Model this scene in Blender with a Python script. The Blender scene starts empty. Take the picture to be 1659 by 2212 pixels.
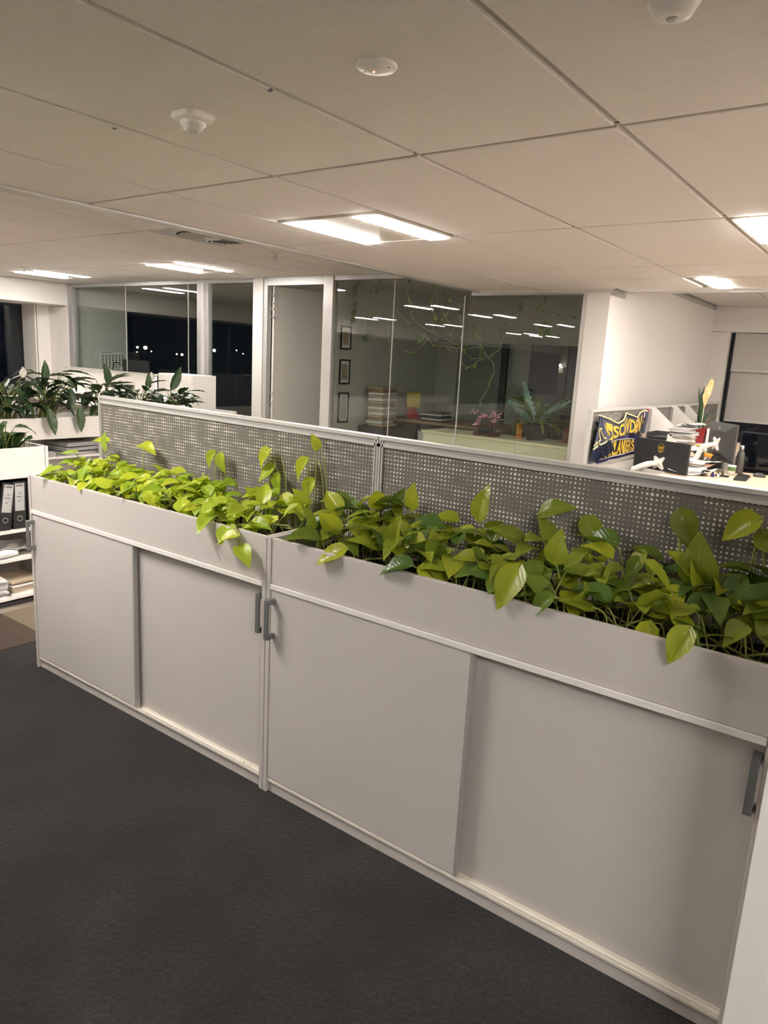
import bpy, bmesh, math, random
from math import sin, cos, pi, radians, sqrt
from mathutils import Vector, Matrix, Euler

scene = bpy.context.scene
COL = scene.collection

# ------------------------------------------------------------------ camera
YAW, PITCH, ROLL = 0.62823937, -0.20761427, 0.05325423
fw = Vector((-sin(YAW)*cos(PITCH), cos(YAW)*cos(PITCH), sin(PITCH)))
rt = Vector((cos(YAW), sin(YAW), 0.0))
up = rt.cross(fw)
r2 = rt*cos(ROLL) + up*sin(ROLL)
u2 = -rt*sin(ROLL) + up*cos(ROLL)
cam_data = bpy.data.cameras.new('camera')
cam_data.sensor_fit = 'HORIZONTAL'
cam_data.sensor_width = 36.0
cam_data.lens = 36.0*1552.335/1659.0
cam_data.clip_start = 0.05
cam = bpy.data.objects.new('camera', cam_data)
m = Matrix((r2, u2, -fw)).transposed().to_4x4()
m.translation = Vector((1.63956, -1.6161, 1.5))
cam.matrix_world = m
COL.objects.link(cam)
scene.camera = cam

# ------------------------------------------------------------------ world, exposure
world = bpy.data.worlds.new('night')
scene.world = world
world.use_nodes = True
bg = world.node_tree.nodes['Background']
bg.inputs['Color'].default_value = (0.010, 0.014, 0.025, 1)
bg.inputs['Strength'].default_value = 0.045
vs = scene.view_settings
vs.view_transform = 'Standard'
vs.look = 'None'
vs.exposure = 2.8
vs.gamma = 1.0
vs.use_curve_mapping = False
LAMP = 17.0                     # luminance of the tubes' diffusers
LAMP_COL = (1.0, 0.945, 0.895)
scene.cycles.use_denoising = True
scene.cycles.use_adaptive_sampling = True
scene.cycles.adaptive_threshold = 0.09
scene.cycles.adaptive_min_samples = 16
scene.cycles.max_bounces = 6
scene.cycles.diffuse_bounces = 4
scene.cycles.glossy_bounces = 3
scene.cycles.transmission_bounces = 3
scene.cycles.transparent_max_bounces = 8
scene.cycles.sample_clamp_indirect = 6.0
scene.cycles.caustics_reflective = False
scene.cycles.caustics_refractive = False

H1, H2, YG = 2.275, 2.486, 5.416     # low ceiling, high ceiling, glass partition
rnd = random.Random(7)

# ------------------------------------------------------------------ materials
def mat(name, col, rough=0.6, metal=0.0, spec=0.5, var=0.0, vscale=8.0, bump=0.0, bscale=60.0,
        emit=None, estr=0.0, sheen=0.0, col2=None):
    mt = bpy.data.materials.new(name)
    mt.use_nodes = True
    nt = mt.node_tree
    b = nt.nodes['Principled BSDF']
    b.inputs['Base Color'].default_value = (*col, 1)
    b.inputs['Roughness'].default_value = rough
    b.inputs['Metallic'].default_value = metal
    b.inputs['Specular IOR Level'].default_value = spec
    if sheen:
        b.inputs['Sheen Weight'].default_value = sheen
    if emit:
        b.inputs['Emission Color'].default_value = (*emit, 1)
        b.inputs['Emission Strength'].default_value = estr
    tc = nt.nodes.new('ShaderNodeTexCoord')
    if var or col2:
        n = nt.nodes.new('ShaderNodeTexNoise')
        n.inputs['Scale'].default_value = vscale
        n.inputs['Detail'].default_value = 5.0
        nt.links.new(tc.outputs['Object'], n.inputs['Vector'])
        r = nt.nodes.new('ShaderNodeValToRGB')
        c2 = col2 if col2 else tuple(c*(1-var) for c in col)
        r.color_ramp.elements[0].color = (*c2, 1)
        r.color_ramp.elements[0].position = 0.35
        r.color_ramp.elements[1].color = (*col, 1)
        r.color_ramp.elements[1].position = 0.65
        nt.links.new(n.outputs['Fac'], r.inputs['Fac'])
        nt.links.new(r.outputs['Color'], b.inputs['Base Color'])
    if bump:
        n2 = nt.nodes.new('ShaderNodeTexNoise')
        n2.inputs['Scale'].default_value = bscale
        n2.inputs['Detail'].default_value = 3.0
        nt.links.new(tc.outputs['Object'], n2.inputs['Vector'])
        bp = nt.nodes.new('ShaderNodeBump')
        bp.inputs['Strength'].default_value = bump
        bp.inputs['Distance'].default_value = 0.004
        nt.links.new(n2.outputs['Fac'], bp.inputs['Height'])
        nt.links.new(bp.outputs['Normal'], b.inputs['Normal'])
    return mt

M = {}
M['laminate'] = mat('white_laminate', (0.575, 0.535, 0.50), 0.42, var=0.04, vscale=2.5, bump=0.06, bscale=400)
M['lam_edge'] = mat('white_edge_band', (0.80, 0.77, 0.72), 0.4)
M['track'] = mat('ivory_track', (0.78, 0.73, 0.64), 0.4, var=0.05, vscale=20)
M['alu'] = mat('satin_aluminium', (0.48, 0.475, 0.46), 0.38, 0.4, var=0.05, vscale=40)
M['alu_white'] = mat('pale_aluminium', (0.60, 0.585, 0.55), 0.35, 0.15)
M['handle'] = mat('brushed_handle', (0.30, 0.31, 0.31), 0.4, 0.7, var=0.1, vscale=60)
M['wall'] = mat('painted_wall', (0.80, 0.765, 0.72), 0.65, var=0.02, vscale=1.5, bump=0.05, bscale=250)
M['ceil_tile'] = mat('mineral_tile', (0.83, 0.785, 0.745), 0.9, var=0.03, vscale=30, bump=0.12, bscale=180)
M['tbar'] = mat('ceiling_grid', (0.46, 0.44, 0.41), 0.6)
M['shadowgap'] = mat('ceiling_void', (0.05, 0.045, 0.04), 0.9)
M['soil'] = mat('potting_soil', (0.018, 0.014, 0.011), 0.95, var=0.6, vscale=60, bump=1.0, bscale=90)
M['plastic_white'] = mat('white_plastic', (0.80, 0.74, 0.66), 0.35)
M['detector'] = mat('detector_plastic', (0.93, 0.88, 0.82), 0.3)  # paler than the other white plastic; side light is put into the colour
M['plastic_clear'] = mat('pale_lens', (0.60, 0.58, 0.55), 0.2)
M['black'] = mat('black_plastic', (0.015, 0.015, 0.016), 0.4, var=0.2, vscale=30)
M['darkgrey'] = mat('dark_grey_plastic', (0.055, 0.055, 0.055), 0.5, var=0.1, vscale=20)
M['screen_black'] = mat('glossy_screen', (0.004, 0.005, 0.008), 0.06)
M['paper'] = mat('white_paper', (0.80, 0.78, 0.75), 0.8, var=0.06, vscale=12)
M['paper_grey'] = mat('grey_paper', (0.50, 0.49, 0.48), 0.8, var=0.15, vscale=15)
M['paper_tan'] = mat('tan_paper', (0.52, 0.42, 0.30), 0.8, var=0.15, vscale=15)
M['cardboard'] = mat('cardboard', (0.36, 0.24, 0.15), 0.85, var=0.15, vscale=10)
M['wood_desk'] = mat('pale_wood_laminate', (0.74, 0.58, 0.42), 0.4, var=0.07, vscale=3)
M['cream'] = mat('cream_laminate', (0.86, 0.80, 0.56), 0.5, var=0.04, vscale=4)
M['redpot'] = mat('red_glazed_pot', (0.30, 0.03, 0.035), 0.3, var=0.1, vscale=12)
M['terracotta'] = mat('terracotta', (0.28, 0.07, 0.035), 0.7, var=0.15, vscale=12)
M['orange'] = mat('orange_plastic', (0.75, 0.30, 0.03), 0.4)
M['yellow'] = mat('yellow_plastic', (0.62, 0.46, 0.03), 0.4)
M['red'] = mat('red_plastic', (0.55, 0.03, 0.04), 0.35)
M['wood_dark'] = mat('reddish_wood', (0.13, 0.035, 0.018), 0.4, var=0.3, vscale=25)
M['bark'] = mat('bonsai_bark', (0.12, 0.065, 0.05), 0.85, var=0.4, vscale=60)
M['pink'] = mat('pink_blossom', (0.95, 0.48, 0.60), 0.7, var=0.3, vscale=90)
M['steel'] = mat('brushed_steel', (0.55, 0.53, 0.50), 0.3, 0.9)
M['bottle'] = mat('grey_bottle', (0.10, 0.095, 0.085), 0.45, 0.4, var=0.15, vscale=40)
M['greencup'] = mat('green_print', (0.16, 0.30, 0.10), 0.5, var=0.5, vscale=50)
M['navy'] = mat('navy_knit', (0.008, 0.016, 0.055), 0.9, var=0.25, vscale=90, bump=0.5, bscale=220, sheen=0.2)
M['flag_blue'] = mat('royal_blue_cloth', (0.030, 0.022, 0.15), 0.85, var=0.2, vscale=12)
M['gold_knit'] = mat('gold_yellow_knit', (0.80, 0.50, 0.03), 0.85, var=0.12, vscale=60, sheen=0.1)
M['cream_line'] = mat('cream_knit', (0.80, 0.66, 0.34), 0.85)
M['white_cloth'] = mat('white_print', (0.80, 0.78, 0.72), 0.8)
M['blind'] = mat('grey_blind_fabric', (0.56, 0.53, 0.50), 0.9, var=0.03, vscale=200)
M['black_dots'] = mat('print_black', (0.03, 0.03, 0.03), 0.7)
M['frame_black'] = mat('black_frame', (0.012, 0.012, 0.012), 0.35)
M['stem'] = mat('pale_green_stem', (0.36, 0.40, 0.10), 0.5, col2=(0.22, 0.24, 0.06), vscale=20)
M['vine_stem'] = mat('vine_stem', (0.50, 0.52, 0.28), 0.6, col2=(0.30, 0.32, 0.16), vscale=10)
M['tan'] = mat('tan_figure', (0.85, 0.52, 0.22), 0.5, var=0.35, vscale=45)
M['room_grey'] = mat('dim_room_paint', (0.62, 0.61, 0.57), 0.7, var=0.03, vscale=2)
M['carpet_mix'] = mat('brown_beige_carpet', (0.40, 0.345, 0.28), 0.95, col2=(0.20, 0.155, 0.12), vscale=1.2, bump=0.8, bscale=350)  # lightened beyond its tiles to bounce light up to the ceiling
M['carpet_brown'] = mat('brown_carpet', (0.085, 0.058, 0.042), 0.95, var=0.3, vscale=120, bump=0.8, bscale=350)
M['carpet_beige'] = mat('beige_carpet', (0.22, 0.175, 0.115), 0.95, var=0.25, vscale=120, bump=0.8, bscale=350)

def lamp_mat(name, strength, col=LAMP_COL):
    mt = bpy.data.materials.new(name)
    mt.use_nodes = True
    nt = mt.node_tree
    nt.nodes.clear()
    o = nt.nodes.new('ShaderNodeOutputMaterial')
    e = nt.nodes.new('ShaderNodeEmission')
    e.inputs['Color'].default_value = (*col, 1)
    e.inputs['Strength'].default_value = strength
    nt.links.new(e.outputs[0], o.inputs['Surface'])
    return mt
M['lamp'] = lamp_mat('lit_diffuser', LAMP)
M['led_red'] = lamp_mat('red_led', 3.0, (1.0, 0.12, 0.05))
M['city'] = lamp_mat('street_lamp_glow', 9.0, (1.0, 0.72, 0.36))
M['city2'] = lamp_mat('distant_lamp_glow', 4.0, (1.0, 0.86, 0.66))

def glass_mat():
    mt = bpy.data.materials.new('clear_glass')
    mt.use_nodes = True
    nt = mt.node_tree
    nt.nodes.clear()
    o = nt.nodes.new('ShaderNodeOutputMaterial')
    t = nt.nodes.new('ShaderNodeBsdfTransparent')
    t.inputs['Color'].default_value = (0.90, 0.93, 0.91, 1)
    g = nt.nodes.new('ShaderNodeBsdfGlossy')
    g.inputs['Roughness'].default_value = 0.0
    f = nt.nodes.new('ShaderNodeLayerWeight')          # facing is the same from either side of the pane
    f.inputs['Blend'].default_value = 0.5
    p5 = nt.nodes.new('ShaderNodeMath'); p5.operation = 'POWER'; p5.inputs[1].default_value = 5.0
    mu = nt.nodes.new('ShaderNodeMath'); mu.operation = 'MULTIPLY_ADD'
    mu.inputs[1].default_value = 0.95; mu.inputs[2].default_value = 0.05
    nt.links.new(f.outputs['Facing'], p5.inputs[0])
    nt.links.new(p5.outputs[0], mu.inputs[0])
    mx = nt.nodes.new('ShaderNodeMixShader')
    nt.links.new(mu.outputs[0], mx.inputs[0])
    nt.links.new(t.outputs[0], mx.inputs[1])
    nt.links.new(g.outputs[0], mx.inputs[2])
    nt.links.new(mx.outputs[0], o.inputs['Surface'])
    return mt
M['glass'] = glass_mat()

def carpet_mat():
    mt = mat('charcoal_carpet', (0.020, 0.019, 0.018), 0.95, spec=0.1, sheen=0.15)
    nt = mt.node_tree
    b = nt.nodes['Principled BSDF']
    tc = nt.nodes['Texture Coordinate']
    big = nt.nodes.new('ShaderNodeTexNoise'); big.inputs['Scale'].default_value = 3.0; big.inputs['Detail'].default_value = 6
    fine = nt.nodes.new('ShaderNodeTexNoise'); fine.inputs['Scale'].default_value = 75.0; fine.inputs['Detail'].default_value = 6; fine.inputs['Roughness'].default_value = 0.75
    nt.links.new(tc.outputs['Object'], big.inputs['Vector']); nt.links.new(tc.outputs['Object'], fine.inputs['Vector'])
    r1 = nt.nodes.new('ShaderNodeValToRGB')
    r1.color_ramp.elements[0].color = (0.0085, 0.0075, 0.0068, 1); r1.color_ramp.elements[0].position = 0.3
    r1.color_ramp.elements[1].color = (0.025, 0.022, 0.0195, 1); r1.color_ramp.elements[1].position = 0.7
    r2_ = nt.nodes.new('ShaderNodeMapRange')
    r2_.inputs['From Min'].default_value = 0.3; r2_.inputs['From Max'].default_value = 0.7
    r2_.inputs['To Min'].default_value = 0.35; r2_.inputs['To Max'].default_value = 1.8
    mul = nt.nodes.new('ShaderNodeVectorMath'); mul.operation = 'SCALE'
    nt.links.new(big.outputs['Fac'], r1.inputs['Fac']); nt.links.new(fine.outputs['Fac'], r2_.inputs['Value'])
    nt.links.new(r1.outputs['Color'], mul.inputs[0]); nt.links.new(r2_.outputs[0], mul.inputs['Scale'])
    nt.links.new(mul.outputs[0], b.inputs['Base Color'])
    bp = nt.nodes.new('ShaderNodeBump'); bp.inputs['Strength'].default_value = 0.9; bp.inputs['Distance'].default_value = 0.006
    nt.links.new(fine.outputs['Fac'], bp.inputs['Height']); nt.links.new(bp.outputs['Normal'], b.inputs['Normal'])
    return mt
M['carpet'] = carpet_mat()

def dot_mat():
    """grey screen fabric with printed pale dots whose size drifts from cell to cell"""
    mt = bpy.data.materials.new('dotted_screen_fabric')
    mt.use_nodes = True
    nt = mt.node_tree
    b = nt.nodes['Principled BSDF']
    b.inputs['Roughness'].default_value = 0.75
    L = nt.links.new
    tc = nt.nodes.new('ShaderNodeTexCoord')
    sp = nt.nodes.new('ShaderNodeSeparateXYZ')
    L(tc.outputs['Object'], sp.inputs[0])
    def mth(op, a, bb=None, c=None):
        n = nt.nodes.new('ShaderNodeMath'); n.operation = op
        for i, v in enumerate((a, bb, c)):
            if v is None: continue
            if isinstance(v, (int, float)): n.inputs[i].default_value = v
            else: L(v, n.inputs[i])
        return n.outputs[0]
    P = 0.0138
    u = mth('DIVIDE', sp.outputs['X'], P); v = mth('DIVIDE', sp.outputs['Z'], P)
    cu = mth('FLOOR', u); cv = mth('FLOOR', v)
    fu = mth('SUBTRACT', mth('FRACT', u), 0.5); fv = mth('SUBTRACT', mth('FRACT', v), 0.5)
    d = mth('SQRT', mth('ADD', mth('MULTIPLY', fu, fu), mth('MULTIPLY', fv, fv)))
    def cellnoise(sx, sy, off):
        cb = nt.nodes.new('ShaderNodeCombineXYZ')
        L(mth('MULTIPLY', cu, sx), cb.inputs[0]); L(mth('MULTIPLY', cv, sy), cb.inputs[1]); cb.inputs[2].default_value = off
        n = nt.nodes.new('ShaderNodeTexNoise'); n.inputs['Scale'].default_value = 1.0; n.inputs['Detail'].default_value = 1.0
        L(cb.outputs[0], n.inputs['Vector'])
        return n.outputs['Fac']
    n1 = cellnoise(0.21, 0.43, 2.3)
    n2 = cellnoise(0.62, 0.16, 9.1)
    n3 = cellnoise(0.9, 0.9, 4.7)
    s = mth('ADD', mth('MULTIPLY', n1, 0.62), mth('MULTIPLY', n2, 0.28))
    s = mth('ADD', s, mth('MULTIPLY', n3, 0.10))
    mr = nt.nodes.new('ShaderNodeMapRange')
    mr.inputs['From Min'].default_value = 0.37; mr.inputs['From Max'].default_value = 0.70
    mr.inputs['To Min'].default_value = 0.05; mr.inputs['To Max'].default_value = 0.34
    L(s, mr.inputs['Value'])
    edge = mth('SUBTRACT', mr.outputs[0], d)
    fac = nt.nodes.new('ShaderNodeMapRange')
    fac.inputs['From Min'].default_value = -0.03; fac.inputs['From Max'].default_value = 0.03
    L(edge, fac.inputs['Value'])
    mix = nt.nodes.new('ShaderNodeMixRGB')
    mix.inputs['Color1'].default_value = (0.155, 0.140, 0.118, 1)
    mix.inputs['Color2'].default_value = (0.78, 0.75, 0.68, 1)
    L(fac.outputs[0], mix.inputs['Fac'])
    L(mix.outputs[0], b.inputs['Base Color'])
    return mt
M['dots'] = dot_mat()

def leaf_mat(name, c_a, c_b, trans=0.35, rough=0.35, vein=(1.25, 1.2, 1.0), stripe=0.0):
    """leaf blade: colour differs from leaf to leaf, paler midrib and ribs, light passes through"""
    mt = bpy.data.materials.new(name)
    mt.use_nodes = True
    nt = mt.node_tree
    L = nt.links.new
    b = nt.nodes['Principled BSDF']
    b.inputs['Roughness'].default_value = rough
    oi = nt.nodes.new('ShaderNodeObjectInfo')
    mix = nt.nodes.new('ShaderNodeMixRGB')
    mix.inputs['Color1'].default_value = (*c_a, 1); mix.inputs['Color2'].default_value = (*c_b, 1)
    L(oi.outputs['Random'], mix.inputs['Fac'])
    tc = nt.nodes.new('ShaderNodeTexCoord')
    sp = nt.nodes.new('ShaderNodeSeparateXYZ'); L(tc.outputs['Generated'], sp.inputs[0])
    def mth(op, a, bb=None):
        n = nt.nodes.new('ShaderNodeMath'); n.operation = op
        for i, v in enumerate((a, bb)):
            if v is None: continue
            if isinstance(v, (int, float)): n.inputs[i].default_value = v
            else: L(v, n.inputs[i])
        return n.outputs[0]
    ax = mth('ABSOLUTE', mth('SUBTRACT', sp.outputs['X'], 0.5))
    rib = mth('LESS_THAN', ax, 0.018)
    ph = mth('SINE', mth('MULTIPLY', mth('SUBTRACT', sp.outputs['Y'], mth('MULTIPLY', ax, 0.55)), 60.0))
    side = mth('MULTIPLY', mth('POWER', mth('MAXIMUM', ph, 0.0), 6.0), 0.22 + stripe)
    v = mth('MAXIMUM', rib, side)
    mul = nt.nodes.new('ShaderNodeMixRGB'); mul.blend_type = 'MULTIPLY'
    mul.inputs['Fac'].default_value = 1.0
    mul.inputs['Color2'].default_value = (*vein, 1)
    L(mix.outputs[0], mul.inputs['Color1'])
    mx2 = nt.nodes.new('ShaderNodeMixRGB')
    L(v, mx2.inputs['Fac']); L(mix.outputs[0], mx2.inputs['Color1']); L(mul.outputs[0], mx2.inputs['Color2'])
    L(mx2.outputs[0], b.inputs['Base Color'])
    bp = nt.nodes.new('ShaderNodeBump'); bp.inputs['Strength'].default_value = 0.10 + stripe; bp.inputs['Distance'].default_value = 0.002
    L(ph, bp.inputs['Height']); L(bp.outputs[0], b.inputs['Normal'])
    tr = nt.nodes.new('ShaderNodeBsdfTranslucent')
    L(mx2.outputs[0], tr.inputs['Color'])
    ms = nt.nodes.new('ShaderNodeMixShader'); ms.inputs[0].default_value = trans
    out = nt.nodes['Material Output']
    L(b.outputs[0], ms.inputs[1]); L(tr.outputs[0], ms.inputs[2]); L(ms.outputs[0], out.inputs['Surface'])
    return mt
M['pothos'] = leaf_mat('lit_pothos_leaf', (0.62, 0.68, 0.045), (0.34, 0.50, 0.04), 0.42, 0.3, (1.2, 1.15, 1.1))  # left planter; the strong lamp light on it is put into the colour
M['pothos_green'] = leaf_mat('pothos_green_leaf', (0.42, 0.46, 0.03), (0.085, 0.17, 0.03), 0.36, 0.28, (1.2, 1.15, 1.1))
M['lily'] = leaf_mat('peace_lily_leaf', (0.055, 0.10, 0.035), (0.022, 0.055, 0.022), 0.15, 0.28, (1.9, 1.8, 1.6), 0.3)
M['ivy'] = leaf_mat('philodendron_leaf', (0.06, 0.12, 0.03), (0.025, 0.06, 0.02), 0.2, 0.3, (1.6, 1.6, 1.4))
M['fern'] = leaf_mat('fern_frond', (0.24, 0.31, 0.06), (0.12, 0.20, 0.06), 0.3, 0.5)
M['fern_blue'] = leaf_mat('blue_fern_frond', (0.28, 0.46, 0.38), (0.20, 0.36, 0.30), 0.25, 0.5)
M['vineleaf'] = leaf_mat('vine_leaf', (0.26, 0.36, 0.10), (0.12, 0.20, 0.07), 0.3, 0.4)
M['snake'] = leaf_mat('bromeliad_leaf', (0.035, 0.085, 0.03), (0.03, 0.06, 0.025), 0.1, 0.4)

# ------------------------------------------------------------------ mesh building
class MB:
    def __init__(s):
        s.v = []; s.f = []
    def add(s, vs_, fs_):
        o = len(s.v)
        s.v += [tuple(p) for p in vs_]
        s.f += [tuple(i+o for i in f) for f in fs_]
        return s
    def box(s, x0, x1, y0, y1, z0, z1):
        return s.add([(x0,y0,z0),(x1,y0,z0),(x1,y1,z0),(x0,y1,z0),(x0,y0,z1),(x1,y0,z1),(x1,y1,z1),(x0,y1,z1)],
                     [(0,3,2,1),(4,5,6,7),(0,1,5,4),(1,2,6,5),(2,3,7,6),(3,0,4,7)])
    def obox(s, c, ax, ay, az, hx, hy, hz):
        """box with its own axes"""
        c = Vector(c); ax = Vector(ax).normalized(); ay = Vector(ay).normalized(); az = Vector(az).normalized()
        P = []
        for k in (-1, 1):
            for (i, j) in ((-1,-1),(1,-1),(1,1),(-1,1)):
                P.append(c+ax*hx*i+ay*hy*j+az*hz*k)
        return s.add(P, [(0,3,2,1),(4,5,6,7),(0,1,5,4),(1,2,6,5),(2,3,7,6),(3,0,4,7)])
    def tube(s, pts, r, n=6, cap=True):
        pts = [Vector(p) for p in pts]
        rs = r if isinstance(r, (list, tuple)) else [r]*len(pts)
        rings = []
        prev = None
        for i, p in enumerate(pts):
            t = (pts[min(i+1, len(pts)-1)] - pts[max(i-1, 0)])
            if t.length < 1e-9: t = Vector((0,0,1))
            t.normalize()
            if prev is None:
                a = Vector((0,0,1)) if abs(t.z) < 0.9 else Vector((1,0,0))
                nrm = t.cross(a).normalized()
            else:
                nrm = (prev - t*prev.dot(t))
                nrm = nrm.normalized() if nrm.length > 1e-6 else t.orthogonal().normalized()
            prev = nrm
            bn = t.cross(nrm)
            rings.append([p + (nrm*cos(2*pi*k/n)+bn*sin(2*pi*k/n))*rs[i] for k in range(n)])
        vs_ = [q for rg in rings for q in rg]
        fs_ = []
        for i in range(len(rings)-1):
            for k in range(n):
                fs_.append((i*n+k, i*n+(k+1)%n, (i+1)*n+(k+1)%n, (i+1)*n+k))
        if cap:
            fs_.append(tuple(range(n-1, -1, -1)))
            fs_.append(tuple((len(rings)-1)*n+k for k in range(n)))
        return s.add(vs_, fs_)
    def lathe(s, prof, c=(0,0,0), n=24, sx=1.0, sy=1.0, cap=True):
        cx, cy, cz = c
        vs_ = []; fs_ = []
        for (r, z) in prof:
            for k in range(n):
                a = 2*pi*k/n
                vs_.append((cx+r*cos(a)*sx, cy+r*sin(a)*sy, cz+z))
        for i in range(len(prof)-1):
            for k in range(n):
                fs_.append((i*n+k, i*n+(k+1)%n, (i+1)*n+(k+1)%n, (i+1)*n+k))
        if cap:
            fs_.append(tuple(range(n-1, -1, -1)))
            fs_.append(tuple((len(prof)-1)*n+k for k in range(n)))
        return s.add(vs_, fs_)
    def prism(s, poly, o, ax, ay, az, t):
        """outline poly in the plane (ax, ay) at o, thickness t along az"""
        o = Vector(o); ax = Vector(ax); ay = Vector(ay); az = Vector(az)
        n = len(poly)
        A = [o+ax*p[0]+ay*p[1] for p in poly]
        return s.add(A+[p+az*t for p in A],
                     [tuple(range(n-1,-1,-1)), tuple(range(n, 2*n))]+[(i,(i+1)%n,n+(i+1)%n,n+i) for i in range(n)])
    def grid(s, fn, nu, nv):
        vs_ = [fn(i/nu, j/nv) for j in range(nv+1) for i in range(nu+1)]
        fs_ = [(j*(nu+1)+i, j*(nu+1)+i+1, (j+1)*(nu+1)+i+1, (j+1)*(nu+1)+i) for j in range(nv) for i in range(nu)]
        return s.add(vs_, fs_)
    def mesh(s, name, off=(0,0,0), smooth=False):
        me = bpy.data.meshes.new(name)
        me.from_pydata([(a-off[0], b-off[1], c-off[2]) for a, b, c in s.v], [], s.f)
        bm = bmesh.new(); bm.from_mesh(me)
        bmesh.ops.recalc_face_normals(bm, faces=bm.faces)
        bm.to_mesh(me); bm.free()
        if smooth:
            for p in me.polygons: p.use_smooth = True
        return me

BASE = {}
def link(o, parent=None):
    COL.objects.link(o)
    if parent is not None: o.parent = parent
    return o
def root_of(o):
    while o.parent is not None: o = o.parent
    return o
def build(mb, name, material, parent=None, smooth=False, bevel=0.0, label=None, thick=0.0):
    """one mesh object; vertices are given in the place's own coordinates"""
    off = BASE.get(root_of(parent).name, (0,0,0)) if parent is not None else (0,0,0)
    me = mb.mesh(name, off, smooth)
    me.materials.append(M[material] if isinstance(material, str) else material)
    o = bpy.data.objects.new(name, me)
    link(o, parent)
    if thick:
        sm = o.modifiers.new('thickness', 'SOLIDIFY'); sm.thickness = thick; sm.offset = 0
    if bevel:
        bv = o.modifiers.new('bevel', 'BEVEL'); bv.width = bevel; bv.segments = 2; bv.limit_method = 'ANGLE'
    if label: o['label'] = label
    return o
def tag(o, label, cat=None, group=None, kind=None):
    o['label'] = label
    if cat: o['category'] = cat
    if group: o['group'] = group
    if kind: o['kind'] = kind
    return o
def thing(name, loc, label, cat=None, group=None, kind=None, rotz=0.0, local=False):
    o = bpy.data.objects.new(name, None)
    o.empty_display_size = 0.1
    link(o)
    o.location = loc
    o.rotation_euler = (0, 0, rotz)
    BASE[o.name] = (0, 0, 0) if (rotz or local) else tuple(loc)   # local things are given in their own coordinates
    return tag(o, label, cat, group, kind)
def B(x0, x1, y0, y1, z0, z1): return MB().box(x0, x1, y0, y1, z0, z1)

# ================================================================== STRUCTURE
# ---- floor
f2 = build(MB().box(-11.4, -1.80, -11.5, 11.0, -0.05, 0.0).box(-1.80, 4.2, 0.36, 11.0, -0.05, 0.0), 'floor', 'carpet_mix')
tag(f2, 'brown and beige carpet of the open office beyond the cabinets', None, kind='structure')
fl = build(MB().box(-1.80, 4.2, -11.5, 0.36, -0.05, 0.0), 'floor', 'carpet')
tag(fl, 'charcoal carpet of the passage in front of the cabinets', None, kind='structure')
for (nm, x0, x1, y0, y1, mt) in (('beige', -2.30, -1.80, 0.215, 0.715, 'carpet_beige'), ('brown', -2.30, -1.80, -0.285, 0.213, 'carpet_brown'),
                                 ('brown', -2.30, -1.80, 0.717, 1.217, 'carpet_brown'), ('beige', -2.30, -1.80, -0.787, -0.287, 'carpet_beige')):
    build(B(x0, x1, y0, y1, 0.0005, 0.004), 'carpet_tile', mt, f2, label='%s carpet tile' % nm)

# ---- low ceiling: a grid of tiles 0.7785 x 1.564
DX, DY, XA, YB = 0.7785, 1.564, -0.066, 0.831
GAP = 0.011
def tile_mesh(w, l):
    b = MB(); h = 0.010; c = 0.006
    x, y = w/2-GAP, l/2-GAP
    vs_ = []
    for (k, z) in ((0, 0.012), (0, 0.003), (c*0.6, 0.0)):
        vs_ += [(-x+k,-y+k,z),(x-k,-y+k,z),(x-k,y-k,z),(-x+k,y-k,z)]
    fs_ = [(3,2,1,0)]
    for r in (0, 4):
        for k in range(4): fs_.append((r+k, r+(k+1)%4, r+4+(k+1)%4, r+4+k))
    fs_.append((8,9,10,11))
    b.add(vs_, fs_)
    me = b.mesh('ceiling_tile'); me.materials.append(M['ceil_tile'])
    return me
TM = {}
def ceil_tile(parent, x0, x1, y0, y1, z):
    key = (round(x1-x0, 3), round(y1-y0, 3))
    if key not in TM: TM[key] = tile_mesh(*key)
    o = bpy.data.objects.new('ceiling_tile', TM[key]); link(o, parent)
    o.location = ((x0+x1)/2, (y0+y1)/2, z)
    return o

low = build(MB().box(-2.40, 4.2, -11.5, 5.69, H1+0.0115, H1+0.05), 'ceiling', 'tbar')
tag(low, 'lower suspended ceiling of large tiles above the planters', None, kind='structure')
light_cells = [(-1.623, -0.845, 1.613, 2.395), (0.7125, 1.491, 2.395, 3.177), (-0.066, 0.7125, 4.665, 5.33)]
def hit(x0, x1, y0, y1):
    return any(a < x1-0.05 and b > x0+0.05 and c < y1-0.05 and d > y0+0.05 for a, b, c, d in light_cells)
for k in range(-3, 5):
    x0 = XA+k*DX; x1 = x0+DX
    if k == -3: x0 = -2.315
    for j in range(-3, 2):
        y0 = YB+j*DY; y1 = y0+DY
        if hit(x0, x1, y0, y1):
            for a, b in ((y0, y0+DY/2), (y0+DY/2, y1)):
                if not hit(x0, x1, a, b): ceil_tile(low, x0, x1, a, b, H1)
        else: ceil_tile(low, x0, x1, y0, y1, H1)
    if x0 > -0.9:
        rows = [(3.959-0.0, 4.665), (4.665, 5.33), (5.33, 5.66)]
        rows[0] = (3.959, 4.665)
    else: rows = [(3.959, 5.36)]
    for a, b in rows:
        if not hit(x0, x1, a, b): ceil_tile(low, x0, x1, a, b, H1)
# hairline shadow gaps along the tile rows
g = MB()
for j in range(-3, 3):
    y = YB+j*DY
    g.box(-2.40, 4.1, y-0.0105, y-0.0055, H1+0.0092, H1+0.0116)
build(g, 'shadow_gap', 'shadowgap', low)
build(B(-2.425, -2.318, -11.5, 5.35, H1-0.012, H2+0.02), 'edge_trim', 'alu_white', low)
build(B(-2.318, -0.9, 5.335, 5.385, H1-0.032, H1+0.02), 'edge_trim', 'alu_white', low)
build(B(-0.9, 4.2, 5.66, 5.72, H1-0.01, H2+0.02), 'edge_trim', 'alu_white', low)

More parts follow.
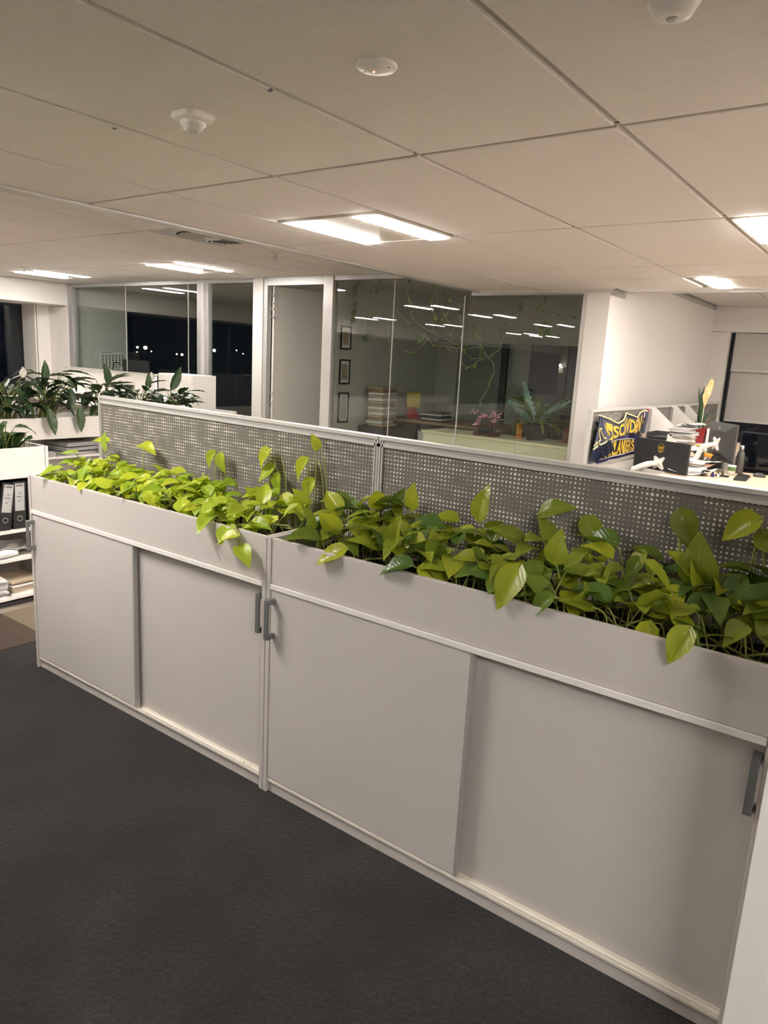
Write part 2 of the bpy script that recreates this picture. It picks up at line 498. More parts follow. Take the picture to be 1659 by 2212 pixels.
# ---- high ceilings
hi = build(MB().box(-10.4, -2.425, -11.5, 5.5, H2+0.0115, H2+0.05), 'ceiling', 'tbar')
tag(hi, 'higher suspended ceiling over the open office on the left', None, kind='structure')
hi_cells = []
HL = [(-5.80, 4.33), (-8.95, 4.33), (-5.74, 1.15), (-5.55, -0.80), (-5.38, -3.45), (-9.35, -1.90), (-8.75, -4.10), (-8.20, -7.60), (-8.05, -8.80)]
for k in range(-13, -3):
    x0 = XA+k*DX; x1 = x0+DX
    for j in range(-1, 3):
        y0 = YB+j*DY; y1 = min(y0+DY, 5.38)
        ceil_tile(hi, x0, x1, y0, y1, H2)
build(B(-10.34, -2.43, -11.4, -0.75, H2, H2+0.008), 'tile_field', 'ceil_tile', hi)
rr = build(MB().box(-10.4, -1.0, 5.5, 11.0, H2+0.0, H2+0.05), 'ceiling', 'ceil_tile')
tag(rr, 'ceiling of the dark rooms behind the glass', None, kind='structure')
r3 = build(MB().box(-0.95, 4.2, 5.72, 9.7, H2+0.0115, H2+0.05), 'ceiling', 'tbar')
tag(r3, 'raised ceiling strip in front of the blind window', None, kind='structure')
for k in range(-1, 5):
    for j in range(3):
        ceil_tile(r3, XA+k*DX-0.03, XA+(k+1)*DX-0.03, 5.72+j*1.25, 5.72+(j+1)*1.25, H2)

# ---- walls
def wall(name, mb, label, mt='wall'):
    return tag(build(mb, name, mt), label, None, kind='structure')
ZT = H2+0.05
# left wall with windows: bulkhead, recess, column
lw = wall('wall_left', MB().box(-10.6, -10.34, -11.5, 9.9, 2.135, ZT), 'white bulkhead above the windows at the far left')
build(B(-10.95, -10.34, 5.36, 5.46, 0.0, 2.135), 'return_panel', 'wall', lw)
build(B(-10.98, -10.93, 5.12, 5.40, 0.0, 2.135), 'back_panel', 'wall', lw)
build(B(-11.35, -10.93, 5.09, 5.13, 0.0, 2.135), 'reveal', 'wall', lw)
build(B(-11.45, -10.601, -11.5, 5.46, 2.136, 2.20), 'soffit', 'wall', lw)
build(B(-11.45, -10.36, -11.5, 5.10, 0.0, 0.45), 'sill', 'wall', lw)
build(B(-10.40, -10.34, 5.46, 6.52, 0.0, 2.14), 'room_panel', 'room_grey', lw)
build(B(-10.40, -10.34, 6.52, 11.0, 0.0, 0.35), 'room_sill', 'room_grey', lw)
w1 = build(B(-11.38, -11.36, -11.5, 5.12, 0.45, 2.16), 'window_1', 'glass')
tag(w1, 'dark night window beyond the leafy planters at far left', None, kind='structure')
for y in (-8.0, -5.0, -2.0, 1.0, 4.35):
    build(B(-11.40, -11.32, y-0.05, y+0.05, 0.45, 2.16), 'window_mullion', 'darkgrey', w1)
w2 = build(B(-10.42, -10.41, 6.5, 11.0, 0.35, 2.14), 'window_2', 'glass')
tag(w2, 'dark night window inside the left glass office with city lights', None, kind='structure')
# the room's far end and the wall between the two glass rooms
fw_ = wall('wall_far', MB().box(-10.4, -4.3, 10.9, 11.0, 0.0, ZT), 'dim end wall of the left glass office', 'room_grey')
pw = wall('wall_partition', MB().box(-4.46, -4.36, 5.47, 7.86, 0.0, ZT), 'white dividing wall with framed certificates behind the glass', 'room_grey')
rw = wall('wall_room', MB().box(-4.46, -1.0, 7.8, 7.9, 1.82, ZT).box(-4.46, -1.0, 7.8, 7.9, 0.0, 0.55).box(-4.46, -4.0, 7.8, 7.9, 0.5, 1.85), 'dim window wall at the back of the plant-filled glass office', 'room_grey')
w3 = build(B(-4.0, -1.0, 7.86, 7.875, 0.55, 1.82), 'window_3', 'glass')
tag(w3, 'black window at the back of the plant-filled glass office', None, kind='structure')
for x in (-3.25, -2.35, -1.6):
    build(B(x-0.05, x+0.05, 7.83, 7.88, 0.55, 1.82), 'window_mullion', 'darkgrey', w3)
# column and side wall right of the glass
cw = wall('wall_right', MB().box(-1.13, -0.905, 5.36, 9.7, 0.0, ZT), 'white column and side wall right of the glass office')
build(B(-0.905, -0.885, 5.36, 5.74, H1-0.055, H1-0.002), 'wall_angle', 'alu', cw)
build(B(-0.905, -0.885, 5.74, 9.5, H2-0.055, H2), 'wall_angle', 'alu', cw)
ww = wall('wall_window', MB().box(-0.95, 4.2, 9.5, 9.75, 2.135, ZT).box(-0.95, -0.66, 9.5, 9.75, 0.0, 2.14).box(-0.66, 4.2, 9.5, 9.75, 0, 0.30), 'white window wall on the far right')
w4 = build(B(-0.66, 4.2, 9.70, 9.715, 0.30, 2.135), 'window_4', 'glass')
tag(w4, 'black window glass below the grey roller blind', None, kind='structure')
# nib wall at the right end of the cabinets, back and side walls of the office
wall('wall_nib', MB().box(1.530, 2.25, -0.30, 0.50, 0.0, H1+0.01), 'white wall end beside the right cabinet')
wall('wall_back', MB().box(-10.4, 4.2, -11.6, -11.5, 0.0, ZT), 'white wall at the other end of the office')
wall('wall_side', MB().box(4.2, 4.3, -11.5, 9.7, 0.0, ZT), 'white wall on the side of the office outside the frame')

# ---- glass partition
gp = thing('wall_glass', (-5.6, YG, 0), 'aluminium framed glass office partition', kind='structure')
def vpost(x0, x1, z1, d=0.05, mt='alu', nm='mullion'):
    build(B(x0, x1, YG-d, YG+d, 0.0, z1-0.002), nm, mt, gp, bevel=0.004)
build(B(-10.33, -2.43, YG-0.035, YG+0.035, H2-0.055, H2-0.001), 'head_rail', 'alu', gp)
build(B(-10.33, -1.13, YG-0.036, YG+0.036, 0.0, 0.08), 'base_rail', 'alu', gp)
build(B(-2.43, -1.13, YG-0.045, YG+0.045, H1-0.045, H1+0.2), 'head_rail', 'alu', gp)
vpost(-10.335, -10.21, H2)
vpost(-6.964, -6.72, H2, 0.04)
build(B(-6.86, -6.80, YG-0.055, YG-0.03, 0, H2-0.05), 'cover_strip', 'alu_white', gp)
vpost(-5.79, -5.60, H2, 0.055, 'alu_white', 'door_post')
vpost(-5.60, -5.53, H2, 0.04, 'alu', 'door_jamb')
vpost(-4.54, -4.385, H2, 0.05, 'alu_white', 'door_post')
vpost(-1.175, -1.13, H1, 0.05, 'alu_white')
build(B(-5.53, -4.54, YG-0.04, YG+0.04, H2-0.10, H2-0.055), 'door_head', 'alu', gp)
for x0, x1, zt in ((-10.21, -8.742, H2-0.055), (-8.734, -7.207, H2-0.055), (-7.199, -6.964, H2-0.055), (-6.72, -5.79, H2-0.055),
                   (-4.385, -3.484, H2-0.055), (-3.476, -2.534, H2-0.055), (-2.526, -1.175, H1-0.045)):
    build(B(x0, x1, YG-0.005, YG+0.005, 0.08, zt), 'glass_pane', 'glass', gp)
for x, zt in ((-8.738, H2-0.055), (-7.203, H2-0.055), (-3.48, H2-0.055), (-2.53, H1-0.045)):
    build(B(x-0.005, x+0.005, YG-0.006, YG+0.006, 0.08, zt), 'glass_joint', 'alu_white', gp)
# open door leaf
dl = thing('door_1', (-5.50, YG+0.05, 0.0), 'white door leaf standing open into the glass office', kind='structure', rotz=radians(76))
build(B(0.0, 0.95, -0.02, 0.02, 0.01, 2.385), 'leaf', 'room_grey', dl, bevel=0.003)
build(B(-0.006, 0.0, -0.021, 0.021, 0.01, 2.385), 'edge', 'lam_edge', dl)
for z in (2.26, 2.17, 2.09, 1.99, 0.98, 0.86):
    build(MB().box(-0.03, 0.0, -0.03, -0.005, z-0.012, z+0.012), 'hinge', 'alu_white', dl)
dhn = build(MB().tube([(0.87, -0.02, 1.0), (0.87, -0.06, 1.0), (0.76, -0.06, 1.0)], 0.009, 8), 'handle', 'steel', dl)

# ================================================================== CEILING FITTINGS
def ceiling_light(x, y, z, w, l, label, lit=(True, True), sx=0.26, sw=0.058, grp='ceiling lights'):
    t = thing('ceiling_light', (x, y, z), label, 'ceiling light', grp)
    build(B(x-w/2+0.008, x+w/2-0.008, y-l/2+0.008, y+l/2-0.008, z-0.002, z+0.011), 'pan', 'plastic_white', t)
    build(MB().box(x-w/2+0.01, x-w/2+0.022, y-l/2+0.01, y+l/2-0.01, z-0.0035, z).box(x+w/2-0.022, x+w/2-0.01, y-l/2+0.01, y+l/2-0.01, z-0.0035, z)
          .box(x-w/2+0.01, x+w/2-0.01, y-l/2+0.01, y-l/2+0.022, z-0.0035, z).box(x-w/2+0.01, x+w/2-0.01, y+l/2-0.022, y+l/2-0.01, z-0.0035, z), 'rim', 'plastic_white', t)
    for s_, on in zip((-1, 1), lit):
        cx = x+s_*sx
        build(B(cx-sw, cx+sw, y-l/2+0.02, y+l/2-0.02, z-0.012, z-0.003), 'diffuser', 'lamp' if on else 'plastic_clear', t)
    return t
ceiling_light(-1.253, 2.045, H1, 0.76, 0.80, 'twin tube ceiling light above the planters, nearest to the camera')
ceiling_light(1.10, 2.80, H1, 0.76, 0.80, 'bright ceiling light cut off by the right edge')
ceiling_light(0.365, 5.02, H1, 0.75, 0.72, 'ceiling light with one lit tube above the cluttered desk', lit=(True, False))
ceiling_light(2.10, 7.40, H2, 0.76, 0.80, 'ceiling light in the raised ceiling before the blind window')
for (x, y), lb in zip(HL, ('twin tube ceiling light left of the round air diffuser', 'twin tube ceiling light at the far left beside the bulkhead')
                      + ('ceiling light behind the camera, seen only mirrored in the glass',)*7):
    ceiling_light(x, y, H2, 0.76, 0.82, lb, sx=0.28, sw=0.052)
# lights behind and beside the viewer; last two added to brighten the right
for x, y, lb in ((-1.253, -0.95, 'ceiling light to the left of the camera, outside the picture'), (2.66, -1.90, 'ceiling light to the right of the camera, outside the picture'),
                 (3.44, 2.80, 'added ceiling light outside the picture at right, brightening ceiling and side wall'), (3.44, 4.95, 'added ceiling light outside the picture, brightening the far end of the desks')):
    ceiling_light(x, y, H1, 0.76, 0.80, lb, grp='ceiling lights behind the camera')

# square detector with a stepped dome
t = thing('motion_detector', (-0.49, 0.10, H1), 'square white detector with a stepped round dome on the ceiling', 'detector')
def rsq(r, n=32, e=4.0):
    P = []
    for k in range(n):
        a = 2*pi*k/n+pi/4*0
        d = (abs(cos(a))**e+abs(sin(a))**e)**(-1/e)
        P.append((r*d*cos(a), r*d*sin(a)))
    return P
def stack_rings(mb, rings):
    n = len(rings[0][0]); vs_ = []; fs_ = []
    for pts, z in rings: vs_ += [(p[0], p[1], z) for p in pts]
    for i in range(len(rings)-1):
        for k in range(n): fs_.append((i*n+k, i*n+(k+1)%n, (i+1)*n+(k+1)%n, (i+1)*n+k))
    fs_.append(tuple(range(n))); fs_.append(tuple((len(rings)-1)*n+k for k in range(n)))
    return mb.add(vs_, fs_)
def shift(rings, x, y): return [([(p[0]+x, p[1]+y) for p in pts], z) for pts, z in rings]
build(stack_rings(MB(), shift([(rsq(0.060), H1+0.002), (rsq(0.062), H1-0.010), (rsq(0.058), H1-0.017), (rsq(0.046, e=2.6), H1-0.021)], -0.49, 0.10)), 'base', 'detector', t, smooth=False)
build(MB().lathe([(0.043, -0.021), (0.042, -0.032), (0.034, -0.036), (0.032, -0.046), (0.020, -0.049)], (-0.49, 0.10, H1), 28), 'dome', 'detector', t, smooth=True)
build(MB().lathe([(0.017, -0.049), (0.014, -0.053), (0.004, -0.055)], (-0.49, 0.10, H1), 20), 'lens', 'plastic_clear', t, smooth=True)
# round flush detector with red lamp
t = thing('smoke_detector', (0.316, 0.063, H1), 'round flat ceiling sensor with a tiny red lamp', 'detector')
build(MB().lathe([(0.056, 0.002), (0.057, -0.004), (0.052, -0.009), (0.034, -0.011), (0.030, -0.016), (0.012, -0.018)], (0.316, 0.063, H1), 36), 'body', 'detector', t, smooth=True)
build(MB().lathe([(0.0025, 0), (0.0028, -0.002), (0.001, -0.003)], (0.312, 0.058, H1-0.017), 10), 'led', 'led_red', t)
build(MB().box(0.345, 0.356, 0.068, 0.071, H1-0.0115, H1-0.009).box(0.275, 0.279, 0.060, 0.064, H1-0.0115, H1-0.009), 'vent_slot', 'black', t)
# second round one, cut by the frame
t = thing('smoke_detector', (1.085, 0.085, H1), 'round white detector cut off by the top edge of the picture', 'detector')
build(MB().lathe([(0.052, 0.002), (0.054, -0.010), (0.046, -0.022), (0.040, -0.034), (0.020, -0.040)], (1.085, 0.085, H1), 32), 'body', 'detector', t, smooth=True)
build(MB().lathe([(0.014, -0.039), (0.010, -0.044)], (1.085, 0.085, H1), 20), 'cap', 'plastic_clear', t, smooth=True)
for x, lb in ((-0.084, 'small dark round ceiling plug nearer to the flat sensor'), (-0.882, 'small dark round ceiling plug left of the square detector')):
    t = thing('ceiling_plug', (x, 0.06, H1), lb, 'plug')
    build(MB().lathe([(0.0085, 0.003), (0.0090, -0.001), (0.007, -0.0025)], (x, 0.06, H1), 20), 'rim', 'handle', t)
    build(MB().lathe([(0.0062, -0.002), (0.004, -0.0032)], (x, 0.06, H1), 16), 'core', 'black', t)
# swirl diffusers
def swirl(x, y, label, w=0.74, mt='alu'):
    t = thing('air_diffuser', (x, y, H2), label, 'air vent')
    build(B(x-w/2, x+w/2, y-w/2, y+w/2, H2-0.008, H2+0.010), 'plate', mt, t)
    build(MB().lathe([(0.33, 0), (0.33, -0.003), (0.31, -0.004)], (x, y, H2-0.008), 40, cap=False), 'ring', 'alu_white', t)
    build(MB().lathe([(0.305, 0), (0.305, -0.002)], (x, y, H2-0.0105), 40), 'throat', 'shadowgap', t)
    for k in range(28):
        a = 2*pi*k/28
        d = Vector((cos(a), sin(a), 0)); p = Vector((-sin(a), cos(a), 0))
        c = Vector((x, y, H2-0.020))+d*0.185
        build(MB().obox(c, d, (p+Vector((0,0,0.7))), Vector((0,0,1))-p*0.7, 0.105, 0.008, 0.0012), 'vane', 'alu', t)
    build(MB().lathe([(0.078, 0.0), (0.076, -0.012), (0.05, -0.02), (0.01, -0.022)], (x, y, H2-0.012), 28), 'hub', 'alu_white', t, smooth=True)
swirl(-3.57, 2.79, 'round swirl air diffuser at the edge of the lower ceiling')
swirl(-7.30, 2.15, 'square white plate with round air diffuser cut by the left edge', mt='alu_white')
for (x, y), lb in (((-3.74, 3.73), 'fire sprinkler head hanging near the bulkhead edge'), ((-8.52, 3.69), 'fire sprinkler head by the far left light')):
    t = thing('sprinkler', (x, y, H2), lb, 'sprinkler')
    build(MB().lathe([(0.055, 0.0), (0.05, -0.010), (0.015, -0.012)], (x, y, H2), 20), 'escutcheon', 'plastic_white', t, smooth=True)
    build(MB().tube([(x-0.012, y, H2-0.012), (x-0.016, y, H2-0.04), (x, y, H2-0.06)], 0.004).tube([(x+0.012, y, H2-0.012), (x+0.016, y, H2-0.04), (x, y, H2-0.06)], 0.004), 'frame', 'steel', t)
    build(MB().lathe([(0.022, 0), (0.022, -0.003)], (x, y, H2-0.06), 16), 'deflector', 'steel', t)

# ================================================================== MAIN CABINETS
TOPZ, PB, RB, DB = 0.917, 0.762, 0.745, 0.058
DEP = 0.36
def handle(mb, x, z0, z1, y=-0.0):
    mb.box(x-0.009, x+0.009, y-0.034, y-0.026, z0, z1)
    mb.box(x-0.009, x+0.009, y-0.028, y+0.002, z1-0.018, z1)
    mb.box(x-0.009, x+0.009, y-0.028, y+0.002, z0, z0+0.018)
    return mb
def cabinet(x0, x1, seam, label, marks=False):
    t = thing('planter_cabinet', ((x0+x1)/2, DEP/2, 0), label, 'cabinet', 'white planter cabinets')
    for a, b in ((x0, x0+0.017), (x1-0.017, x1)):
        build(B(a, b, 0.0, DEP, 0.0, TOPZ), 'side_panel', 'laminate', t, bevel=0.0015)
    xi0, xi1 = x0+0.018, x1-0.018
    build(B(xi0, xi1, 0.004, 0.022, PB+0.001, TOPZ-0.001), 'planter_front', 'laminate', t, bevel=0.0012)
    build(B(xi0, xi1, DEP-0.018, DEP, PB, TOPZ-0.002), 'planter_back', 'laminate', t, bevel=0.0012)
    build(B(xi0, xi1, 0.024, DEP-0.02, PB, PB+0.012), 'planter_floor', 'darkgrey', t)
    build(B(xi0, xi1, -0.002, 0.06, RB, PB), 'top_rail', 'lam_edge', t, bevel=0.0012)
    build(B(xi0, xi1, 0.012, 0.030, 0.0, 0.043), 'plinth', 'laminate', t)
    build(B(xi0, xi1, 0.004, DEP-0.02, 0.043, 0.051), 'bottom_panel', 'track', t)
    tr = MB()
    for y in (0.0065, 0.024, 0.0415): tr.box(xi0, xi1, y, y+0.0035, 0.051, 0.058)
    build(tr, 'door_track', 'track', t)
    build(B(xi0, xi1, DEP-0.014, DEP-0.004, 0.05, PB), 'back_panel', 'laminate', t)
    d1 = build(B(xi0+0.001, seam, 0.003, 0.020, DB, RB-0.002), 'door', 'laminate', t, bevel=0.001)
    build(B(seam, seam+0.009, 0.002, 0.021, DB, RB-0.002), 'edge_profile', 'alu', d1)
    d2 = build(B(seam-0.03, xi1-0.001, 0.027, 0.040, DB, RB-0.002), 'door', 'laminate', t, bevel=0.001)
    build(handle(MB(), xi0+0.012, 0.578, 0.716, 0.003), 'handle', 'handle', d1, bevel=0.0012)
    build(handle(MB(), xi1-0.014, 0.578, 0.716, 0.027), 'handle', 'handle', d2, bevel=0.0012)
    def sf(u, v):
        x = xi0+(xi1-xi0)*u; y = 0.024+(DEP-0.044)*v
        return (x, y, 0.852+0.010*sin(x*31+y*17)+0.007*sin(x*73-y*59)+0.004*sin(x*160+y*140))
    build(MB().grid(sf, 90, 22), 'soil', 'soil', t, smooth=True)
    if marks:
        sc = MB()
        for (x, z, w, h) in ((-0.36, 0.040, 0.020, 0.0018), (-0.325, 0.037, 0.030, 0.0012), (-0.30, 0.038, 0.012, 0.0022), (-0.29, 0.030, 0.006, 0.001)):
            sc.box(x-w/2, x+w/2, 0.0112, 0.0121, z-h, z+h)
        for (x, y, w) in ((-0.115, 0.0185, 0.008), (-0.10, 0.0165, 0.005), (-0.09, 0.017, 0.010), (-0.078, 0.018, 0.004)):
            sc.box(x-w/2, x+w/2, y-0.002, y+0.002, 0.0505, 0.0516)
        build(sc, 'scuff', 'black_dots', t)
    return t
cabinet(-1.513, -0.002, -0.745, 'white sliding-door cabinet with planter top, left of the pair, scuffed plinth', True)
cabinet(0.002, 1.513, 0.778, 'white sliding-door cabinet with planter top, right of the pair, beside the wall end')

# ================================================================== DOTTED SCREENS
def screen(x0, x1, zl, zr, y, label, zb=0.02):
    """free-standing screen panel; its top edge is a hair off level, as its feet are"""
    t = thing('partition_screen', ((x0+x1)/2, y, 0), label, 'screen', 'dotted partition screens')
    def quadbox(xa, xb, ya, yb, fa, fb):
        k = lambda x: zl+(zr-zl)*(x-x0)/(x1-x0)
        v = []
        for yy in (ya, yb):
            v += [(xa, yy, k(xa)+fa if fa > -5 else zb), (xb, yy, k(xb)+fa if fa > -5 else zb), (xb, yy, k(xb)+fb), (xa, yy, k(xa)+fb)]
        return MB().add(v, [(0,1,2,3),(7,6,5,4),(0,4,5,1),(1,5,6,2),(2,6,7,3),(3,7,4,0)])
    build(quadbox(x0+0.012, x1-0.012, y-0.010, y+0.010, -9, -0.034), 'panel', 'dots', t)
    build(quadbox(x0, x1, y-0.019, y+0.019, -0.012, 0.0), 'top_cap', 'alu_white', t)
    build(quadbox(x0, x1, y-0.014, y+0.014, -0.026, -0.012), 'top_groove', 'alu', t)
    build(quadbox(x0, x1, y-0.017, y+0.017, -0.036, -0.026), 'top_bead', 'alu_white', t)
    for xa, xb in ((x0, x0+0.006), (x0+0.012, x0+0.017), (x1-0.006, x1), (x1-0.017, x1-0.012)):
        build(quadbox(xa, xb, y-0.017, y+0.017, -9, -0.002), 'edge_bead', 'alu_white', t)
    for xa, xb in ((x0+0.006, x0+0.012), (x1-0.012, x1-0.006)):
        build(quadbox(xa, xb, y-0.012, y+0.012, -9, -0.005), 'edge_groove', 'alu', t)
    return t
screen(-1.547, 0.150, 1.264, 1.243, 0.395, 'dotted grey screen behind the left planter')
screen(0.154, 1.90, 1.243, 1.226, 0.395, 'dotted grey screen behind the right planter')

# ================================================================== POTHOS
def heart_leaf(name, mt, fold=0.25, droop=0.5, cup=0.0, asym=0.0, nu=6, nv=9, wid=0.37):
    """heart-shaped blade one unit long: base at the origin, tip along +Y, upper side +Z"""
    b = MB()
    def fn(u, v):
        s_ = u*2-1
        # width along the blade: round lobes at the base, drawn-out tip
        w = wid*(sin(pi*min(1.0, v*1.0)**0.62))**0.85*(1-0.18*v) if 0 < v < 1 else 0.0
        w = max(w, 0.012 if v < 1 else 0.0)
        yy = v - 0.16*(abs(s_)**1.6)*max(0, 1-v*3.2)          # lobes reach back past the petiole
        x = s_*w*(1+asym*s_)
        z = fold*abs(x) - cup*x*x*3 - droop*0.45*v*v + 0.015*sin(v*9+s_*3)
        return (x, yy, z)
    b.grid(fn, nu, nv)
    me = b.mesh(name, smooth=True)
    me.materials.append(M[mt])
    return me
def leaf_obj(me, parent, loc, rot, sc, name='leaf'):
    o = bpy.data.objects.new(name, me); link(o, parent)
    base = BASE.get(root_of(parent).name, (0,0,0))
    o.matrix_local = Matrix.Translation(Vector(loc)-Vector(base)) @ rot.to_4x4() @ Matrix.Diagonal((sc, sc, sc, 1))
    return o
def aim(direction, normal):
    """rotation whose +Y runs along direction and whose +Z leans to normal"""
    y = Vector(direction).normalized(); n = Vector(normal)
    x = y.cross(n)
    if x.length < 1e-4: x = y.orthogonal()
    x.normalize(); z = x.cross(y)
    return Matrix((x, y, z)).transposed()
def bez(p0, p1, p2, n=5):
    p0, p1, p2 = Vector(p0), Vector(p1), Vector(p2)
    return [p0*(1-t)**2+p1*2*t*(1-t)+p2*t*t for t in [k/n for k in range(n+1)]]

PV = [heart_leaf('leaf', 'pothos', 0.30, 0.35), heart_leaf('leaf', 'pothos', 0.45, 0.75, asym=0.12), heart_leaf('leaf', 'pothos', 0.20, 0.15, 0.1, -0.1),
      heart_leaf('leaf', 'pothos', 0.60, 0.55, 0, 0.1, wid=0.33), heart_leaf('leaf', 'pothos', 0.15, 0.95, wid=0.40)]
PG = [heart_leaf('leaf', 'pothos_green', 0.30, 0.35), heart_leaf('leaf', 'pothos_green', 0.45, 0.75, asym=0.12), heart_leaf('leaf', 'pothos_green', 0.20, 0.15, 0.1, -0.1, wid=0.40),
      heart_leaf('leaf', 'pothos_green', 0.60, 0.55, 0, 0.1, wid=0.35), heart_leaf('leaf', 'pothos_green', 0.15, 0.95, wid=0.42)]

def pothos(x0, x1, n, meshes, label, seed, hmin, hmax, size, upright, specials=()):
    r = random.Random(seed)
    t = thing('pothos_plant', ((x0+x1)/2, 0.18, 0.85), label, 'plant', 'pothos plants in the planters')
    st = MB()
    # creeping runners over the soil
    for k in range(int(13*(x1-x0)/1.5)+4):
        xa = r.uniform(x0+0.02, x1-0.30); ya = r.uniform(0.045, 0.31)
        pts = []; y = ya
        for i in range(9):
            y = min(0.325, max(0.035, y+r.uniform(-0.03, 0.03)))
            pts.append((min(x1-0.02, xa+i*0.055), y, 0.872+0.018*sin(i*1.3+k)+r.uniform(-0.004, 0.022)))
        st.tube(pts, 0.0034, 5)
    def one(x, y, z, d, nrm, s_, me, foot=None):
        p = Vector((x, y, z))
        f = Vector(foot) if foot else Vector((min(x1-0.02, max(x0+0.02, x+r.uniform(-0.05, 0.05))), min(0.325, max(0.03, y+r.uniform(-0.04, 0.06))), 0.865))
        mid = (f+p)/2 + Vector((r.uniform(-0.015, 0.015), r.uniform(-0.01, 0.015), 0.035))
        mid -= Vector(d).normalized()*0.02
        st.tube(bez(f, mid, p, 5), 0.0020, 5)
        leaf_obj(me, t, p, aim(d, nrm), s_)
    for k in range(n):
        u = (k+r.random())/n
        x = x0+0.025+(x1-x0-0.05)*u
        yv = r.random()
        y = 0.05+0.28*yv
        z = hmin+(hmax-hmin)*(0.18+0.55*yv+0.35*(r.random()-0.4))
        z = max(z, 0.895)
        a = r.uniform(-pi, pi)
        # the tips lean away from the plant and the upper side turns to the light over the passage
        if r.random() < 0.55: a = r.gauss(-pi/2, 0.9)
        el = r.gauss(-0.15, 0.35) if r.random() > upright else r.gauss(0.35, 0.45)
        d = Vector((cos(a)*cos(el), sin(a)*cos(el), sin(el)))
        s_ = size*r.uniform(0.68, 1.18)
        if y+d.y*s_ > 0.362: d.y = (0.350-y)/s_*0.9
        if y > 0.25 and d.y > 0.2: d.y *= -0.3
        nrm = Vector((r.gauss(0, 0.28), r.gauss(-0.25, 0.28), 1.0))
        if x+d.x*s_ > 1.50: d.x = -abs(d.x)
        if y+d.y*s_ < 0.03 and r.random() < 0.82: d.y = -(y-0.03)/s_*0.9
        if y+d.y*s_ < 0.02:                             # a leaf that reaches over the rim lies on it
            k_ = (y-0.005)/max(1e-3, -d.y*s_)
            hz = z+d.z*s_*k_-0.30*s_*k_*k_
            if hz < 0.935: z += 0.935-hz
        one(x, y, z, d, nrm, s_, r.choice(meshes))
    for (x, y, z, d, nrm, s_, vi) in specials:
        one(x, y, z, d, nrm, s_*0.86, meshes[vi], foot=(min(x1-0.03, max(x0+0.03, x+0.02)), min(0.32, max(0.05, y+0.03)), 0.87))
    return t, st

tl, stl = pothos(-1.505, -0.03, 250, PV, 'lime green pothos filling the left planter, leaves coloured lighter for the lamp light', 3, 0.905, 0.995, 0.080, 0.10, specials=[
    (-1.33, 0.05, 0.965, (-0.6, -0.9, -0.28), (0, -0.3, 1), 0.115, 0), (-1.46, 0.20, 1.01, (-1, -0.25, -0.05), (0, -0.2, 1), 0.115, 2), (-1.44, 0.07, 0.955, (-0.7, -0.3, -0.55), (-0.2, -0.8, 0.6), 0.085, 4),
    (-1.36, 0.30, 1.065, (-0.9, -0.3, 0.1), (0, -0.4, 1), 0.10, 0), (-1.30, 0.25, 1.04, (0.15, -0.1, 0.9), (-0.1, -1, 0.2), 0.10, 2),
    (-1.12, 0.32, 1.075, (1, -0.1, -0.05), (0, -0.4, 1), 0.115, 1), (-0.66, 0.345, 1.09, (-0.5, -0.15, -0.75), (-0.2, -1, 0.3), 0.10, 3), (-0.62, 0.345, 1.09, (0.3, -0.2, -0.9), (0.2, -1, 0.3), 0.09, 3),
    (-0.35, 0.35, 1.13, (-0.75, -0.12, -0.75), (-0.4, -1, 0.3), 0.12, 1), (-0.30, 0.35, 1.05, (0.2, -0.2, -0.9), (0, -1, 0.2), 0.09, 3), (-0.33, 0.35, 1.07, (-0.8, -0.12, -0.55), (0, -0.7, 0.6), 0.12, 0),
    (-0.11, 0.35, 1.17, (-0.15, -0.08, 0.6), (0.9, -0.5, 0.1), 0.07, 3), (-0.15, 0.35, 1.12, (-0.6, -0.1, -0.75), (-0.4, -1, 0.3), 0.12, 3), (-0.12, 0.35, 1.05, (-0.5, -0.15, -0.85), (0, -1, 0.2), 0.10, 1),
    (-0.20, 0.015, 0.915, (0.4, -0.8, -0.35), (0, -0.5, 1), 0.11, 0), (-0.30, 0.03, 0.93, (0.2, -1, -0.2), (0, -0.3, 1), 0.11, 1)])
# tall shoots against the screen and the trailing shoot over the front
for x, zt in ((-0.63, 1.09), (-0.33, 1.10), (-0.29, 1.12), (-0.10, 1.13), (-0.085, 1.17)):
    stl.tube(bez((x+0.03, 0.33, 0.87), (x+0.05, 0.36, 1.0), (x, 0.355, zt), 6), 0.0026, 5)
stl.tube([(-0.20, 0.06, 0.89), (-0.15, 0.0, 0.925), (-0.12, -0.016, 0.90), (-0.10, -0.018, 0.87), (-0.085, -0.018, 0.850), (-0.06, -0.016, 0.835)], [0.004, 0.004, 0.004, 0.004, 0.004, 0.002], 6)
stl.tube([(-0.10, -0.018, 0.87), (-0.12, -0.02, 0.845), (-0.10, -0.02, 0.832), (-0.07, -0.018, 0.828)], 0.003, 5)
leaf_obj(PV[1], tl, (-0.12, -0.020, 0.90), aim((-0.8, -0.5, -0.15), (0, -0.4, 1)), 0.08)
leaf_obj(PV[1], tl, (-0.095, -0.022, 0.87), aim((0.8, -0.4, -0.35), (0, -0.4, 1)), 0.085)
build(stl, 'stems', 'stem', tl, smooth=True)

